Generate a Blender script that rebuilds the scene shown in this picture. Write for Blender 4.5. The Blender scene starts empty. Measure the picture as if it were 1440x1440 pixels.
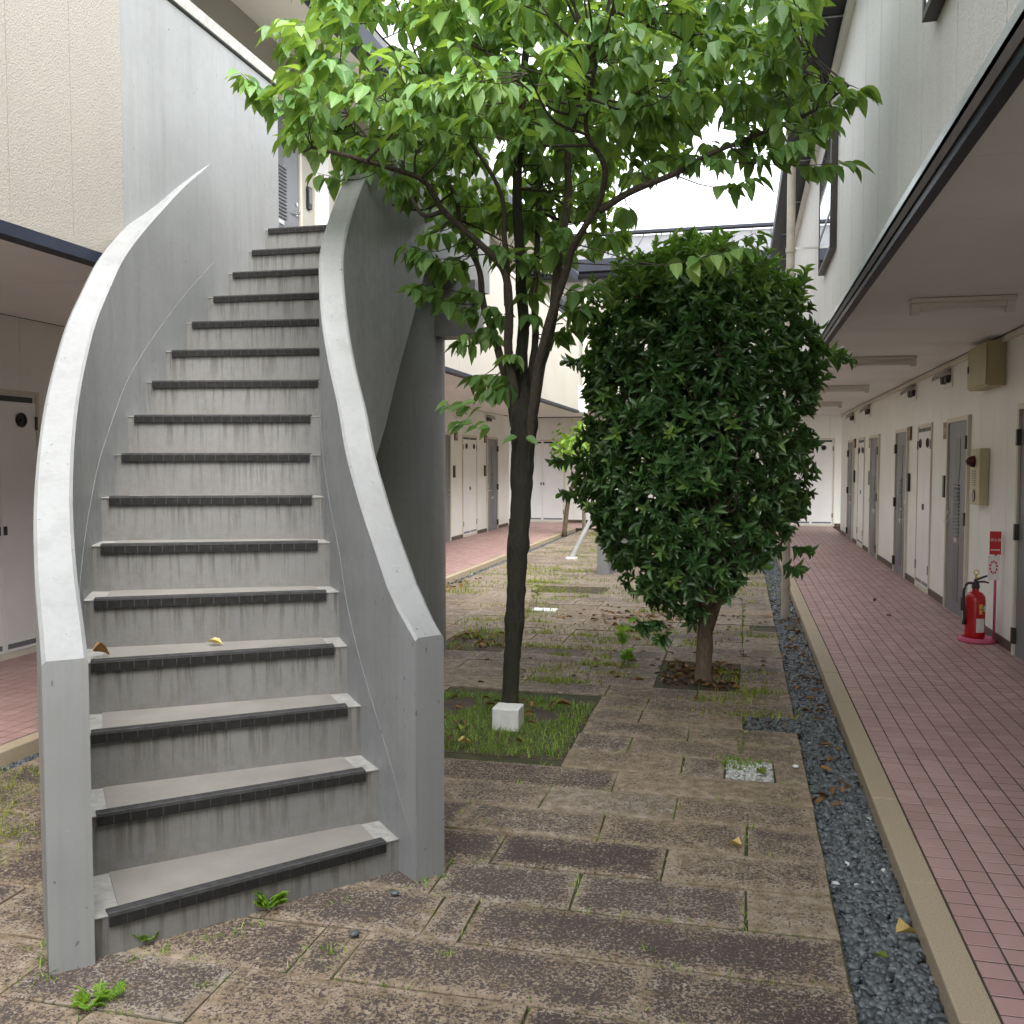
import bpy, math, random
import numpy as np
from mathutils import Vector, Matrix, noise as mnoise

random.seed(7)
rng = np.random.default_rng(11)
S = bpy.context.scene
COL = S.collection
R = math.radians

# ------------------------------------------------------------------ camera, sky, sun, exposure
EYE = 1.58
cam = bpy.data.objects.new('camera', bpy.data.cameras.new('camera'))
COL.objects.link(cam)
cam.data.lens = 33.0
cam.data.sensor_width = 36.0
cam.data.clip_end = 500
cam.data.clip_start = 0.05
cam.location = (0, 0, EYE)
cam.rotation_euler = (R(90 - 2.949), 0, R(13.6915))
S.camera = cam

SUN_EL, SUN_AZ = 50, 136          # azimuth measured clockwise from +Y (veiled sun behind and right of the viewer)
w = bpy.data.worlds.new('World')
S.world = w
w.use_nodes = True
nt = w.node_tree
nt.nodes.clear()
sky = nt.nodes.new('ShaderNodeTexSky')
sky.sky_type = 'NISHITA'
sky.sun_disc = False
sky.sun_elevation = R(SUN_EL)
sky.sun_rotation = R(SUN_AZ)
sky.dust_density = 4.0
sky.air_density = 1.6
hs = nt.nodes.new('ShaderNodeHueSaturation')
hs.inputs['Saturation'].default_value = 0.22
bg = nt.nodes.new('ShaderNodeBackground')
bg.inputs['Strength'].default_value = 0.15
wo = nt.nodes.new('ShaderNodeOutputWorld')
nt.links.new(sky.outputs[0], hs.inputs['Color'])
nt.links.new(hs.outputs[0], bg.inputs['Color'])
nt.links.new(bg.outputs[0], wo.inputs['Surface'])

sd = bpy.data.lights.new('sun', 'SUN')
sd.energy = 0.5
sd.angle = R(80)
sd.color = (1.0, 0.96, 0.9)
sun = bpy.data.objects.new('sun', sd)
COL.objects.link(sun)
_az = R(SUN_AZ)
_d = Vector((math.sin(_az) * math.cos(R(SUN_EL)), math.cos(_az) * math.cos(R(SUN_EL)), math.sin(R(SUN_EL))))
sun.rotation_euler = _d.to_track_quat('Z', 'Y').to_euler()

S.view_settings.view_transform = 'Standard'
S.view_settings.look = 'None'
S.view_settings.gamma = 1.0
S.view_settings.use_curve_mapping = False
S.view_settings.exposure = 2.3
S.render.engine = 'CYCLES'
S.cycles.max_bounces = 10
S.cycles.diffuse_bounces = 6
S.cycles.transparent_max_bounces = 8

# ------------------------------------------------------------------ helpers
ORG = {}


def tag(o, label=None, cat=None, group=None, kind=None):
    if label: o['label'] = label
    if cat: o['category'] = cat
    if group: o['group'] = group
    if kind: o['kind'] = kind
    return o


def empty(name, loc, label, cat, group=None, kind=None):
    o = bpy.data.objects.new(name, None)
    o.empty_display_size = 0.1
    COL.objects.link(o)
    o.location = loc
    ORG[o.name] = Vector(loc)
    return tag(o, label, cat, group, kind)


def link(name, me, mat=None, parent=None, loc=None, rz=0.0):
    """loc given: mesh is local and sits at world loc; else mesh was already shifted"""
    o = bpy.data.objects.new(name, me)
    COL.objects.link(o)
    if mat and not me.materials:
        me.materials.append(mat)
    po = ORG.get(parent.name, Vector((0, 0, 0))) if parent else Vector((0, 0, 0))
    if parent: o.parent = parent
    if loc is not None:
        o.location = Vector(loc) - po
        ORG[o.name] = Vector(loc)
    else:
        ORG[o.name] = po
    if rz: o.rotation_euler = (0, 0, rz)
    return o


def sub(name, me, mat, parent, loc=(0, 0, 0), rz=0.0):
    """child whose mesh lives in the parent's local frame"""
    o = bpy.data.objects.new(name, me)
    COL.objects.link(o)
    if mat and not me.materials:
        me.materials.append(mat)
    o.parent = parent
    o.location = loc
    if rz: o.rotation_euler = (0, 0, rz)
    ORG[o.name] = ORG[parent.name] + Vector(loc)
    return o


def np_mesh(name, V, F, attrs=None, vec=None, smooth=False, mat=None):
    me = bpy.data.meshes.new(name)
    me.from_pydata([tuple(v) for v in np.asarray(V).tolist()], [], F if isinstance(F, list) else F.tolist())
    for k, a in (attrs or {}).items():
        at = me.attributes.new(k, 'FLOAT', 'POINT')
        at.data.foreach_set('value', np.asarray(a, dtype=np.float32))
    for k, a in (vec or {}).items():
        at = me.attributes.new(k, 'FLOAT_VECTOR', 'POINT')
        at.data.foreach_set('vector', np.asarray(a, dtype=np.float32).ravel())
    if smooth:
        me.polygons.foreach_set('use_smooth', [True] * len(me.polygons))
    if mat: me.materials.append(mat)
    me.update()
    return me


class MB:
    def __init__(self):
        self.v, self.f, self.a = [], [], []

    def add(self, vs, fs, a=0.0):
        b = len(self.v)
        self.v += [tuple(p) for p in vs]
        self.f += [tuple(b + i for i in f) for f in fs]
        self.a += list(a) if hasattr(a, '__len__') else [a] * len(vs)

    def box(self, x0, x1, y0, y1, z0, z1, a=0.0):
        self.add([(x0, y0, z0), (x1, y0, z0), (x1, y1, z0), (x0, y1, z0), (x0, y0, z1), (x1, y0, z1), (x1, y1, z1), (x0, y1, z1)],
                 [(3, 2, 1, 0), (4, 5, 6, 7), (0, 1, 5, 4), (1, 2, 6, 5), (2, 3, 7, 6), (3, 0, 4, 7)], a)

    def prism(self, poly, z0, z1, a=0.0):
        n = len(poly)
        self.add([(p[0], p[1], z0) for p in poly] + [(p[0], p[1], z1) for p in poly],
                 [tuple(range(n - 1, -1, -1)), tuple(range(n, 2 * n))] + [(i, (i + 1) % n, n + (i + 1) % n, n + i) for i in range(n)], a)

    def slab(self, poly, y0, y1, a=0.0):
        """polygon in local x,z extruded along y"""
        n = len(poly)
        self.add([(p[0], y0, p[1]) for p in poly] + [(p[0], y1, p[1]) for p in poly],
                 [tuple(range(n)), tuple(range(2 * n - 1, n - 1, -1))] + [((i + 1) % n, i, n + i, n + (i + 1) % n) for i in range(n)], a)

    def loft(self, rings, closed=True, caps=True, a=0.0):
        m = len(rings[0])
        vs = [p for r in rings for p in r]
        fs = []
        for k in range(len(rings) - 1):
            for i in range(m if closed else m - 1):
                j = (i + 1) % m
                fs.append((k * m + i, k * m + j, (k + 1) * m + j, (k + 1) * m + i))
        if caps:
            fs.append(tuple(range(m - 1, -1, -1)))
            fs.append(tuple((len(rings) - 1) * m + i for i in range(m)))
        self.add(vs, fs, a)

    def tube(self, pts, rad, n=8, caps=True, a=0.0, wob=0.0):
        pts = [Vector(p) for p in pts]
        if not hasattr(rad, '__len__'): rad = [rad] * len(pts)
        rings = []
        ref = Vector((0.31, 0.2, 1)).normalized()
        for k, p in enumerate(pts):
            t = (pts[min(k + 1, len(pts) - 1)] - pts[max(k - 1, 0)]).normalized()
            u = t.cross(ref)
            if u.length < 0.15: u = t.cross(Vector((1, 0, 0)))
            u.normalize()
            v = t.cross(u)
            rings.append([p + (u * math.cos(2 * math.pi * i / n) + v * math.sin(2 * math.pi * i / n)) * rad[k] * (1 + wob * mnoise.noise((p + u * math.cos(6.28 * i / n) * .1 + v * math.sin(6.28 * i / n) * .1) * 17)) for i in range(n)])
        self.loft(rings, True, caps, a)

    def lathe(self, prof, c=(0, 0, 0), n=16, a=0.0):
        self.loft([[(c[0] + r * math.cos(2 * math.pi * i / n), c[1] + r * math.sin(2 * math.pi * i / n), c[2] + z) for i in range(n)] for r, z in prof], a=a)

    def disc_y(self, cx, cz, r, y0, y1, n=16):
        self.slab([(cx + r * math.cos(2 * math.pi * i / n), cz + r * math.sin(2 * math.pi * i / n)) for i in range(n)], y0, y1)

    def mesh(self, name, org=(0, 0, 0), attr=None, smooth=False):
        o = np.array(org)
        V = np.array(self.v, dtype=float) - o
        return np_mesh(name, V, self.f, {attr: self.a} if attr else None, smooth=smooth)

    def build(self, name, mat, parent=None, attr=None, smooth=False, bevel=0.0, kind=None, auto=None):
        """mesh in world coordinates, child shares the parent's origin"""
        org = ORG[parent.name] if parent else Vector((0, 0, 0))
        me = self.mesh(name, org, attr, smooth)
        o = link(name, me, mat, parent)
        if auto is not None:
            me.polygons.foreach_set('use_smooth', [True] * len(me.polygons))
            me.set_sharp_from_angle(angle=R(auto))
        if bevel:
            b = o.modifiers.new('bevel', 'BEVEL')
            b.width = bevel
            b.segments = 2
            b.limit_method = 'ANGLE'
            b.angle_limit = R(40)
        if kind: o['kind'] = kind
        return o

    def local(self, name, mat, parent, loc, rz=0.0, attr=None, smooth=False):
        return link(name, self.mesh(name, (0, 0, 0), attr, smooth), mat, parent, loc, rz)


def catmull(pts, n):
    P = [Vector(p) for p in pts]
    P = [P[0] * 2 - P[1]] + P + [P[-1] * 2 - P[-2]]
    out = []
    m = len(P) - 3
    for k in range(n + 1):
        s = k / n * m
        i = min(int(s), m - 1)
        t = s - i
        a, b, c, d = P[i:i + 4]
        out.append(0.5 * ((2 * b) + (c - a) * t + (2 * a - 5 * b + 4 * c - d) * t * t + (3 * b - a - 3 * c + d) * t ** 3))
    return out


# ------------------------------------------------------------------ materials
class NT:
    def __init__(self, name):
        self.m = bpy.data.materials.new(name)
        self.m.use_nodes = True
        self.t = self.m.node_tree
        self.b = self.t.nodes['Principled BSDF']
        self.out = self.t.nodes['Material Output']
        self._pos = None

    def n(self, typ, **kw):
        x = self.t.nodes.new('ShaderNode' + typ)
        for k, v in kw.items():
            setattr(x, k, v)
        return x

    def l(self, a, b):
        self.t.links.new(a, b)

    def pos(self):
        if self._pos is None:
            self._pos = self.n('NewGeometry').outputs['Position']
        return self._pos

    def scaled(self, sx, sy, sz):
        m = self.n('Mapping')
        m.inputs['Scale'].default_value = (sx, sy, sz)
        self.l(self.pos(), m.inputs['Vector'])
        return m.outputs[0]

    def noise(self, scale, detail=4, rough=0.55, vec=None, dist=0.0):
        x = self.n('TexNoise')
        x.inputs['Scale'].default_value = scale
        x.inputs['Detail'].default_value = detail
        x.inputs['Roughness'].default_value = rough
        x.inputs['Distortion'].default_value = dist
        self.l(vec if vec is not None else self.pos(), x.inputs['Vector'])
        return x.outputs['Fac']

    def ramp(self, fac, a, b, c0=(0, 0, 0, 1), c1=(1, 1, 1, 1)):
        x = self.n('ValToRGB')
        x.color_ramp.elements[0].position = a
        x.color_ramp.elements[1].position = b
        x.color_ramp.elements[0].color = c0 if len(c0) == 4 else (*c0, 1)
        x.color_ramp.elements[1].color = c1 if len(c1) == 4 else (*c1, 1)
        self.l(fac, x.inputs[0])
        return x.outputs[0]

    def mix(self, fac, a, b, mode='MIX'):
        x = self.n('Mix', data_type='RGBA', blend_type=mode)
        for s, v in ((x.inputs[0], fac), (x.inputs[6], a), (x.inputs[7], b)):
            if isinstance(v, (int, float)): s.default_value = v
            elif isinstance(v, tuple): s.default_value = v if len(v) == 4 else (*v, 1)
            else: self.l(v, s)
        return x.outputs[2]

    def math(self, op, a, b=None):
        x = self.n('Math', operation=op)
        for s, v in ((x.inputs[0], a), (x.inputs[1], b)):
            if v is None: continue
            if isinstance(v, (int, float)): s.default_value = v
            else: self.l(v, s)
        return x.outputs[0]

    def attr(self, name, vec=False):
        x = self.n('Attribute', attribute_name=name)
        return x.outputs['Vector' if vec else 'Fac']

    def rand(self):
        return self.n('ObjectInfo').outputs['Random']

    def color(self, c):
        if isinstance(c, tuple): self.b.inputs['Base Color'].default_value = (*c, 1)
        else: self.l(c, self.b.inputs['Base Color'])

    def rough(self, r):
        if isinstance(r, (int, float)): self.b.inputs['Roughness'].default_value = r
        else: self.l(r, self.b.inputs['Roughness'])

    def bump(self, h, strength, dist=0.01):
        x = self.n('Bump')
        x.inputs['Strength'].default_value = strength
        x.inputs['Distance'].default_value = dist
        self.l(h, x.inputs['Height'])
        self.l(x.outputs[0], self.b.inputs['Normal'])


def plain(name, c, rough=0.5, metal=0.0, var=0.12, scale=6.0, bump=0.0, bscale=120.0, spec=None):
    t = NT(name)
    c0 = tuple(max(0, x * (1 - var)) for x in c)
    c1 = tuple(min(1, x * (1 + var)) for x in c)
    t.color(t.ramp(t.noise(scale), 0.3, 0.7, c0, c1))
    t.rough(rough)
    t.b.inputs['Metallic'].default_value = metal
    if spec is not None: t.b.inputs['Specular IOR Level'].default_value = spec
    if bump: t.bump(t.noise(bscale, 3), bump, 0.004)
    return t.m


def m_concrete(name, c):
    t = NT(name)
    base = t.ramp(t.noise(1.3, 5), 0.3, 0.7, tuple(x * .85 for x in c), tuple(x * 1.08 for x in c))
    streak = t.ramp(t.noise(9, 5, .6, t.scaled(1, 1, .07)), .52, .75, (0, 0, 0), (.5, .5, .5))
    col = t.mix(streak, base, tuple(x * .60 for x in c))
    grain = t.ramp(t.noise(48, 4, .6, t.scaled(1, 1, .025)), .45, .70, (0, 0, 0), (.42, .42, .42))
    col = t.mix(grain, col, (c[0] * .86, c[1] * .80, c[2] * .72))
    patch = t.ramp(t.noise(4.5, 6, .7), .56, .66, (0, 0, 0), (.3, .3, .3))
    col = t.mix(patch, col, tuple(x * .82 for x in c))
    spots = t.ramp(t.noise(55, 2), .70, .76, (0, 0, 0), (.5, .5, .5))
    col = t.mix(spots, col, tuple(min(1, x * 1.3) for x in c))
    pit = t.ramp(t.noise(38, 1, .5, t.scaled(1.3, 1.3, .8)), .745, .77, (0, 0, 0), (.8, .8, .8))
    col = t.mix(pit, col, tuple(x * .4 for x in c))
    t.color(col)
    t.rough(t.ramp(t.noise(14), .3, .7, (.42, .42, .42), (.62, .62, .62)))
    t.bump(t.noise(70, 4, .6, t.scaled(1, 1, .45)), .25, .006)
    return t.m


def m_riser():
    c = (.178, .181, .178)
    t = NT('painted_riser')
    h = t.attr('h')
    base = t.ramp(t.noise(2.2, 5), .3, .7, tuple(x * .85 for x in c), tuple(x * 1.08 for x in c))
    grime = t.ramp(t.noise(26, 6, .7), .38, .75, (0, 0, 0), (1, 1, 1))
    edge = t.math('ADD', t.math('MULTIPLY', t.math('POWER', t.math('SUBTRACT', 1.0, h), 3.0), .55), t.math('MULTIPLY', t.math('POWER', h, 6.0), .65))
    col = t.mix(t.math('MULTIPLY', grime, t.math('ADD', .32, edge)), base, (.13, .11, .085))
    drip = t.ramp(t.noise(34, 4, .7, t.scaled(1, 1, .06)), .48, .60, (0, 0, 0), (1, 1, 1))
    col = t.mix(t.math('MULTIPLY', drip, t.math('MULTIPLY', t.math('POWER', h, .9), .78)), col, (.055, .048, .040))
    flake = t.ramp(t.noise(140, 3, .6, t.scaled(.25, .25, 1)), .62, .70, (0, 0, 0), (.45, .45, .45))
    col = t.mix(t.math('MULTIPLY', flake, .6), col, (.16, .14, .12))
    t.color(col)
    t.rough(.6)
    t.bump(t.noise(90, 4), .25, .005)
    return t.m


def m_stone():
    t = NT('weathered_paving_stone')
    e = t.attr('edge')
    rnd = t.rand()
    big = t.noise(3.1, 5, .6)
    ee = t.math('ADD', e, t.math('MULTIPLY', t.math('SUBTRACT', big, .5), 1.5))
    far = t.noise(.5, 3)
    light = t.mix(t.math('FRACT', t.math('MULTIPLY', rnd, 7.3)), (.345, .275, .205), (.33, .29, .245))
    light = t.mix(t.ramp(t.noise(18, 4), .35, .65), light, (.20, .15, .095))
    dark = t.mix(t.rand(), (.056, .042, .040), (.076, .061, .056))
    chips = t.noise(92, 3, .6, dist=.8)
    # dark skin left on the middle of a stone, chipped away to the light body
    thr = t.math('SUBTRACT', .645, t.math('MULTIPLY', ee, .205))
    thr = t.math('ADD', thr, t.math('MULTIPLY', t.math('SUBTRACT', rnd, .5), .05))
    m = t.math('MULTIPLY', t.math('SUBTRACT', chips, thr), 9.0)
    m2 = t.n('Clamp'); t.l(m, m2.inputs[0])
    col = t.mix(m2.outputs[0], light, dark)
    moss = t.ramp(t.noise(1.7, 5, .65), .50, .68, (0, 0, 0), (.26, .26, .26))
    col = t.mix(t.math('MULTIPLY', moss, t.math('SUBTRACT', 1.0, t.math('MULTIPLY', e, .6))), col, (.125, .115, .045))
    t.color(col)
    t.rough(.8)
    t.b.inputs['Specular IOR Level'].default_value = .3
    t.bump(t.math('ADD', t.math('MULTIPLY', chips, 1.0), t.math('MULTIPLY', t.noise(160, 3), .6)), .7, .01)
    return t.m


def m_tile():
    t = NT('pink_quarry_tile')
    r = t.math('FRACT', t.math('ADD', t.attr('rnd'), t.rand()))
    col = t.mix(r, (.345, .215, .20), (.42, .275, .26))
    col = t.mix(t.ramp(t.noise(2.1, 4), .42, .72, (0, 0, 0), (.45, .45, .45)), col, (.24, .155, .13))
    col = t.mix(t.ramp(t.noise(120, 2), .55, .75, (0, 0, 0), (.25, .25, .25)), col, (.45, .30, .28))
    t.color(col)
    t.rough(t.ramp(t.noise(9), .3, .7, (.38, .38, .38), (.55, .55, .55)))
    t.bump(t.noise(60, 2), .08, .003)
    return t.m


def m_stucco(name, c, streak=.12, rel=.34):
    t = NT(name)
    base = t.ramp(t.noise(.9, 4), .3, .7, tuple(x * .93 for x in c), tuple(x * 1.04 for x in c))
    s = t.ramp(t.noise(7, 5, .6, t.scaled(1, 1, .05)), .5, .8, (0, 0, 0), (streak * 3, streak * 3, streak * 3))
    col = t.mix(s, base, tuple(x * .72 for x in c))
    g = t.noise(125, 3, .6, t.scaled(1, 1, .8))
    col = t.mix(t.ramp(g, .34, .56, (rel, rel, rel), (0, 0, 0)), col, tuple(x * .70 for x in c))
    t.color(col)
    t.rough(.62)
    t.bump(g, .55, .010)
    return t.m


def m_pebble(name, c0, c1, white=True):
    t = NT(name)
    r = t.attr('rnd')
    col = t.ramp(r, 0.0, .996, c0, c1)
    if white:
        wsel = t.math('GREATER_THAN', r, .9965)
        col = t.mix(wsel, col, (.62, .63, .62))
    col = t.mix(t.ramp(t.noise(150, 2), .4, .7, (0, 0, 0), (.3, .3, .3)), col, c0)
    t.color(col)
    t.rough(.38)
    return t.m


def m_leaf(name, dark, mid, light, transl, trans=.38, rough=.42, vein=.3):
    t = NT(name)
    r = t.attr('rnd')
    x = t.n('ValToRGB')
    x.color_ramp.elements[0].color = (*dark, 1)
    x.color_ramp.elements[1].color = (*light, 1)
    el = x.color_ramp.elements.new(.55)
    el.color = (*mid, 1)
    t.l(r, x.inputs[0])
    uv = t.attr('luv', True)
    sp = t.n('SeparateXYZ'); t.l(uv, sp.inputs[0])
    av = t.math('ABSOLUTE', sp.outputs[1])
    rib = t.math('LESS_THAN', av, .07)
    sv = t.math('SINE', t.math('MULTIPLY', t.math('SUBTRACT', sp.outputs[0], t.math('MULTIPLY', av, .38)), 46.0))
    side = t.math('GREATER_THAN', sv, .86)
    v = t.math('MULTIPLY', t.math('MAXIMUM', rib, t.math('MULTIPLY', side, .6)), vein)
    col = t.mix(v, x.outputs[0], tuple(min(1, a * 1.7 + .02) for a in light))
    col = t.mix(t.ramp(t.noise(60, 2), .55, .8, (0, 0, 0), (.3, .3, .3)), col, tuple(a * .8 for a in light))
    t.color(col)
    t.rough(rough)
    tr = t.n('BsdfTranslucent')
    t.l(t.mix(t.ramp(r, .2, .9), tuple(a * .6 for a in transl), transl), tr.inputs[0])
    ms = t.n('MixShader')
    ms.inputs[0].default_value = trans
    t.l(t.b.outputs[0], ms.inputs[1]); t.l(tr.outputs[0], ms.inputs[2])
    t.l(ms.outputs[0], t.out.inputs['Surface'])
    t.bump(sv, .25, .002)
    return t.m


def m_bark(name, c, moss=None, amt=.5):
    t = NT(name)
    g = t.noise(60, 5, .65, t.scaled(1, 1, .25))
    col = t.ramp(g, .3, .7, tuple(x * .55 for x in c), tuple(x * 1.3 for x in c))
    if moss:
        col = t.mix(t.ramp(t.noise(9, 5, .7), .40, .62, (0, 0, 0), (amt, amt, amt)), col, moss)
    t.color(col)
    t.rough(.9)
    t.bump(g, .9, .03)
    return t.m


M = {}
M['concrete'] = m_concrete('grey_painted_concrete', (.228, .237, .241))
M['smoothpaint'] = m_concrete('smooth_grey_paint', (.215, .226, .231))
M['riser'] = m_riser()
M['stone'] = m_stone()
M['tile'] = m_tile()
M['grout'] = plain('dark_grout', (.055, .042, .036), .9, var=.25, scale=12)
M['soil'] = plain('mossy_joint_soil', (.045, .047, .020), .95, var=.4, scale=9, bump=.6, bscale=80)
M['earth'] = plain('brown_earth', (.06, .045, .03), .95, var=.35, scale=9, bump=.6, bscale=60)
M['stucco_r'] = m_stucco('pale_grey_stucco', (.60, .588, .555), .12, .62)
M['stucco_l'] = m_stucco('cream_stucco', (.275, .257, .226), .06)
M['panelwall'] = plain('smooth_cream_wall_panel', (.78, .79, .755), .45, var=.05, scale=1.5)
M['cream'] = plain('smooth_cream_paint', (.80, .77, .71), .5, var=.04, scale=1.2)
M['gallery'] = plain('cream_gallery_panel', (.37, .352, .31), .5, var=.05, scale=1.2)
M['ceil'] = plain('ceiling_board', (.77, .785, .765), .7, var=.06, scale=1.0, bump=.1)
M['ceil_up'] = plain('upper_soffit_board', (.78, .75, .68), .7, var=.05, scale=1.0)
M['navy'] = plain('navy_metal', (.018, .022, .034), .5, var=.2, scale=2, spec=.25)
M['flash'] = plain('galvanised_flashing', (.52, .56, .57), .4, .25, var=.2, scale=1.5)
M['roof'] = plain('standing_seam_roof', (.105, .107, .112), .5, .1, var=.08, scale=1.2)
M['doorgrey'] = plain('blue_grey_door_paint', (.150, .156, .168), .4, var=.06, scale=2)
M['doorinset'] = plain('dark_grey_door_inset', (.105, .11, .122), .4, var=.08, scale=2)
M['frame'] = plain('cream_frame_paint', (.60, .56, .47), .45, var=.05)
M['cab'] = plain('white_cabinet_paint', (.78, .78, .78), .35, var=.05, scale=1.5)
M['black'] = plain('black_plastic', (.018, .018, .018), .45, var=.3)
M['iron'] = plain('dark_bronze_hinge', (.045, .038, .032), .45, .3, var=.3)
M['steel'] = plain('brushed_steel', (.55, .54, .52), .3, .9, var=.1)
M['brown'] = plain('brown_baseboard', (.085, .055, .042), .6, var=.2)
M['plate'] = plain('bronze_number_plate', (.17, .12, .075), .5, .2, var=.2, scale=20)
M['plate_in'] = plain('faded_number_field', (.36, .28, .18), .6, var=.2, scale=40)
M['kerb'] = plain('tan_granite_kerb', (.35, .285, .20), .75, var=.22, scale=160, bump=.3, bscale=200)
M['rubber'] = plain('charcoal_rubber_nosing', (.017, .0165, .016), .75, var=.35, scale=50, spec=.2)
M['rubberworn'] = plain('worn_rubber_edge', (.055, .055, .056), .7, var=.3, scale=30, spec=.25)
M['mat'] = plain('beige_tread_mat', (.20, .19, .172), .7, var=.12, scale=5, bump=.25, bscale=400)
M['patch'] = plain('worn_white_step_edge', (.30, .297, .28), .7, var=.2, scale=30, bump=.2)
M['beigebox'] = plain('beige_metal_box', (.40, .35, .19), .45, var=.06, scale=3)
M['alarm'] = plain('ivory_alarm_plastic', (.50, .45, .28), .45, var=.06, scale=3)
M['darkred'] = plain('dark_red_lens', (.06, .008, .010), .2, var=.2)
M['red'] = plain('extinguisher_red', (.42, .008, .012), .25, var=.1, scale=4)
M['pink'] = plain('faded_pink_plastic', (.50, .085, .17), .5, var=.1, scale=8)
M['signred'] = plain('sign_red', (.55, .02, .03), .4, var=.05)
M['white'] = plain('white_plastic', (.78, .78, .76), .4, var=.03)
M['label'] = plain('paper_label', (.62, .62, .60), .6, var=.08, scale=80)
M['yellow'] = plain('yellow_sticker', (.62, .42, .05), .5, var=.1)
M['blue'] = plain('pale_blue_sticker', (.30, .42, .55), .5, var=.1)
M['lampwhite'] = plain('white_lamp_housing', (.70, .67, .60), .4, var=.03)
M['pipe'] = plain('weathered_tan_pipe', (.42, .37, .30), .5, var=.15, scale=7)
M['greymetal'] = plain('pale_grey_metal', (.42, .43, .43), .45, var=.1)
M['blockwhite'] = plain('white_painted_block', (.66, .67, .66), .75, var=.1, scale=20, bump=.4, bscale=90)
M['pebble'] = m_pebble('dark_slate_pebble', (.024, .029, .033), (.14, .158, .168))
M['pebbed'] = plain('gravel_bed', (.018, .020, .022), .9, var=.4, scale=60)
M['wpebble'] = m_pebble('white_pebble', (.30, .30, .28), (.55, .55, .53), False)
M['dogleaf'] = m_leaf('dogwood_leaf', (.055, .14, .038), (.13, .27, .075), (.29, .43, .15), (.40, .60, .07), .40, .36, .28)
M['osmleaf'] = m_leaf('glossy_evergreen_leaf', (.036, .10, .040), (.088, .205, .068), (.29, .46, .10), (.22, .43, .03), .28, .24, .18)
M['limeleaf'] = m_leaf('lime_green_leaf', (.11, .25, .02), (.17, .34, .03), (.26, .44, .05), (.42, .66, .05), .45, .5, .2)
M['osmleaf'].node_tree.nodes['Principled BSDF'].inputs['Specular IOR Level'].default_value = .85
M['grass'] = m_leaf('grass_blade', (.09, .19, .025), (.17, .30, .042), (.33, .42, .08), (.30, .46, .04), .35, .55, 0)
M['weed'] = m_leaf('yellow_green_weed', (.10, .17, .018), (.19, .26, .03), (.34, .36, .06), (.42, .5, .05), .4, .6, 0)
M['dryleaf'] = m_leaf('dry_brown_leaf', (.06, .030, .014), (.135, .068, .026), (.30, .165, .06), (.3, .16, .04), .15, .7, .25)
M['yelleaf'] = m_leaf('yellow_fallen_leaf', (.50, .36, .12), (.58, .42, .15), (.64, .50, .22), (.5, .4, .1), .2, .6, .25)
M['bark'] = m_bark('dark_mossy_bark', (.030, .026, .020), (.022, .027, .009), .65)
M['bark2'] = m_bark('brown_branch_bark', (.075, .060, .046), (.06, .06, .03), .25)
M['bark3'] = m_bark('pale_brown_bark', (.17, .125, .085), (.12, .11, .06), .3)
g = NT('window_glass')
g.color((.30, .34, .38)); g.rough(.04); g.b.inputs['Metallic'].default_value = .85
M['glass'] = g.m

# ------------------------------------------------------------------ ground: earth, paving, gravel, kerbs, tiled walks
b = MB(); b.box(-40, 40, -30, 60, -.5, -.14)
tag(b.build('ground', M['earth']), kind='structure', label='bare brown earth under the courtyard')

MOD = .3087
XE = .345
Y0 = 2.596 - 12 * .3095
HOLES = [(-1.98, -.905, 4.86, 6.17), (-.53, .01, 6.67, 7.46), (-2.55, -1.95, 7.52, 8.62), (-.06, .185, 4.765, 5.075),
         (.036, .345, 5.66, 5.99), (-2.5, -1.6, 11.15, 12.0), (.1, .345, 9.0, 9.28)]


def course_lines(k):
    return Y0 + k * .3095


JOINTS = {11: [-1.52, -.58, .036], 12: [-1.95, -1.36, -1.205, -.268], 13: [-1.6, -1.03, -.895], 14: [-1.7, -1.1, -.58, .036],
          15: [-.95, -.275], 16: [-1.2, -.57, .04], 17: [-.885, -.272], 18: [-1.55, -.592], 19: [-1.25, -.275],
          20: [-.59], 21: [-.28], 22: [-.59, .036]}

rs = random.Random(5)


def stone_ring(x0, x1, y0, y1, ins, z, jit):
    lng = (x1 - x0) > .34
    xs = [x0 + ins, (x0 + x1) / 2, x1 - ins] if lng else [x0 + ins, x1 - ins]
    pts = [(x, y0 + ins, z) for x in xs] + [(x, y1 - ins, z) for x in reversed(xs)]
    return [(p[0] + j[0], p[1] + j[1], p[2] + j[2]) for p, j in zip(pts, jit)]


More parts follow.
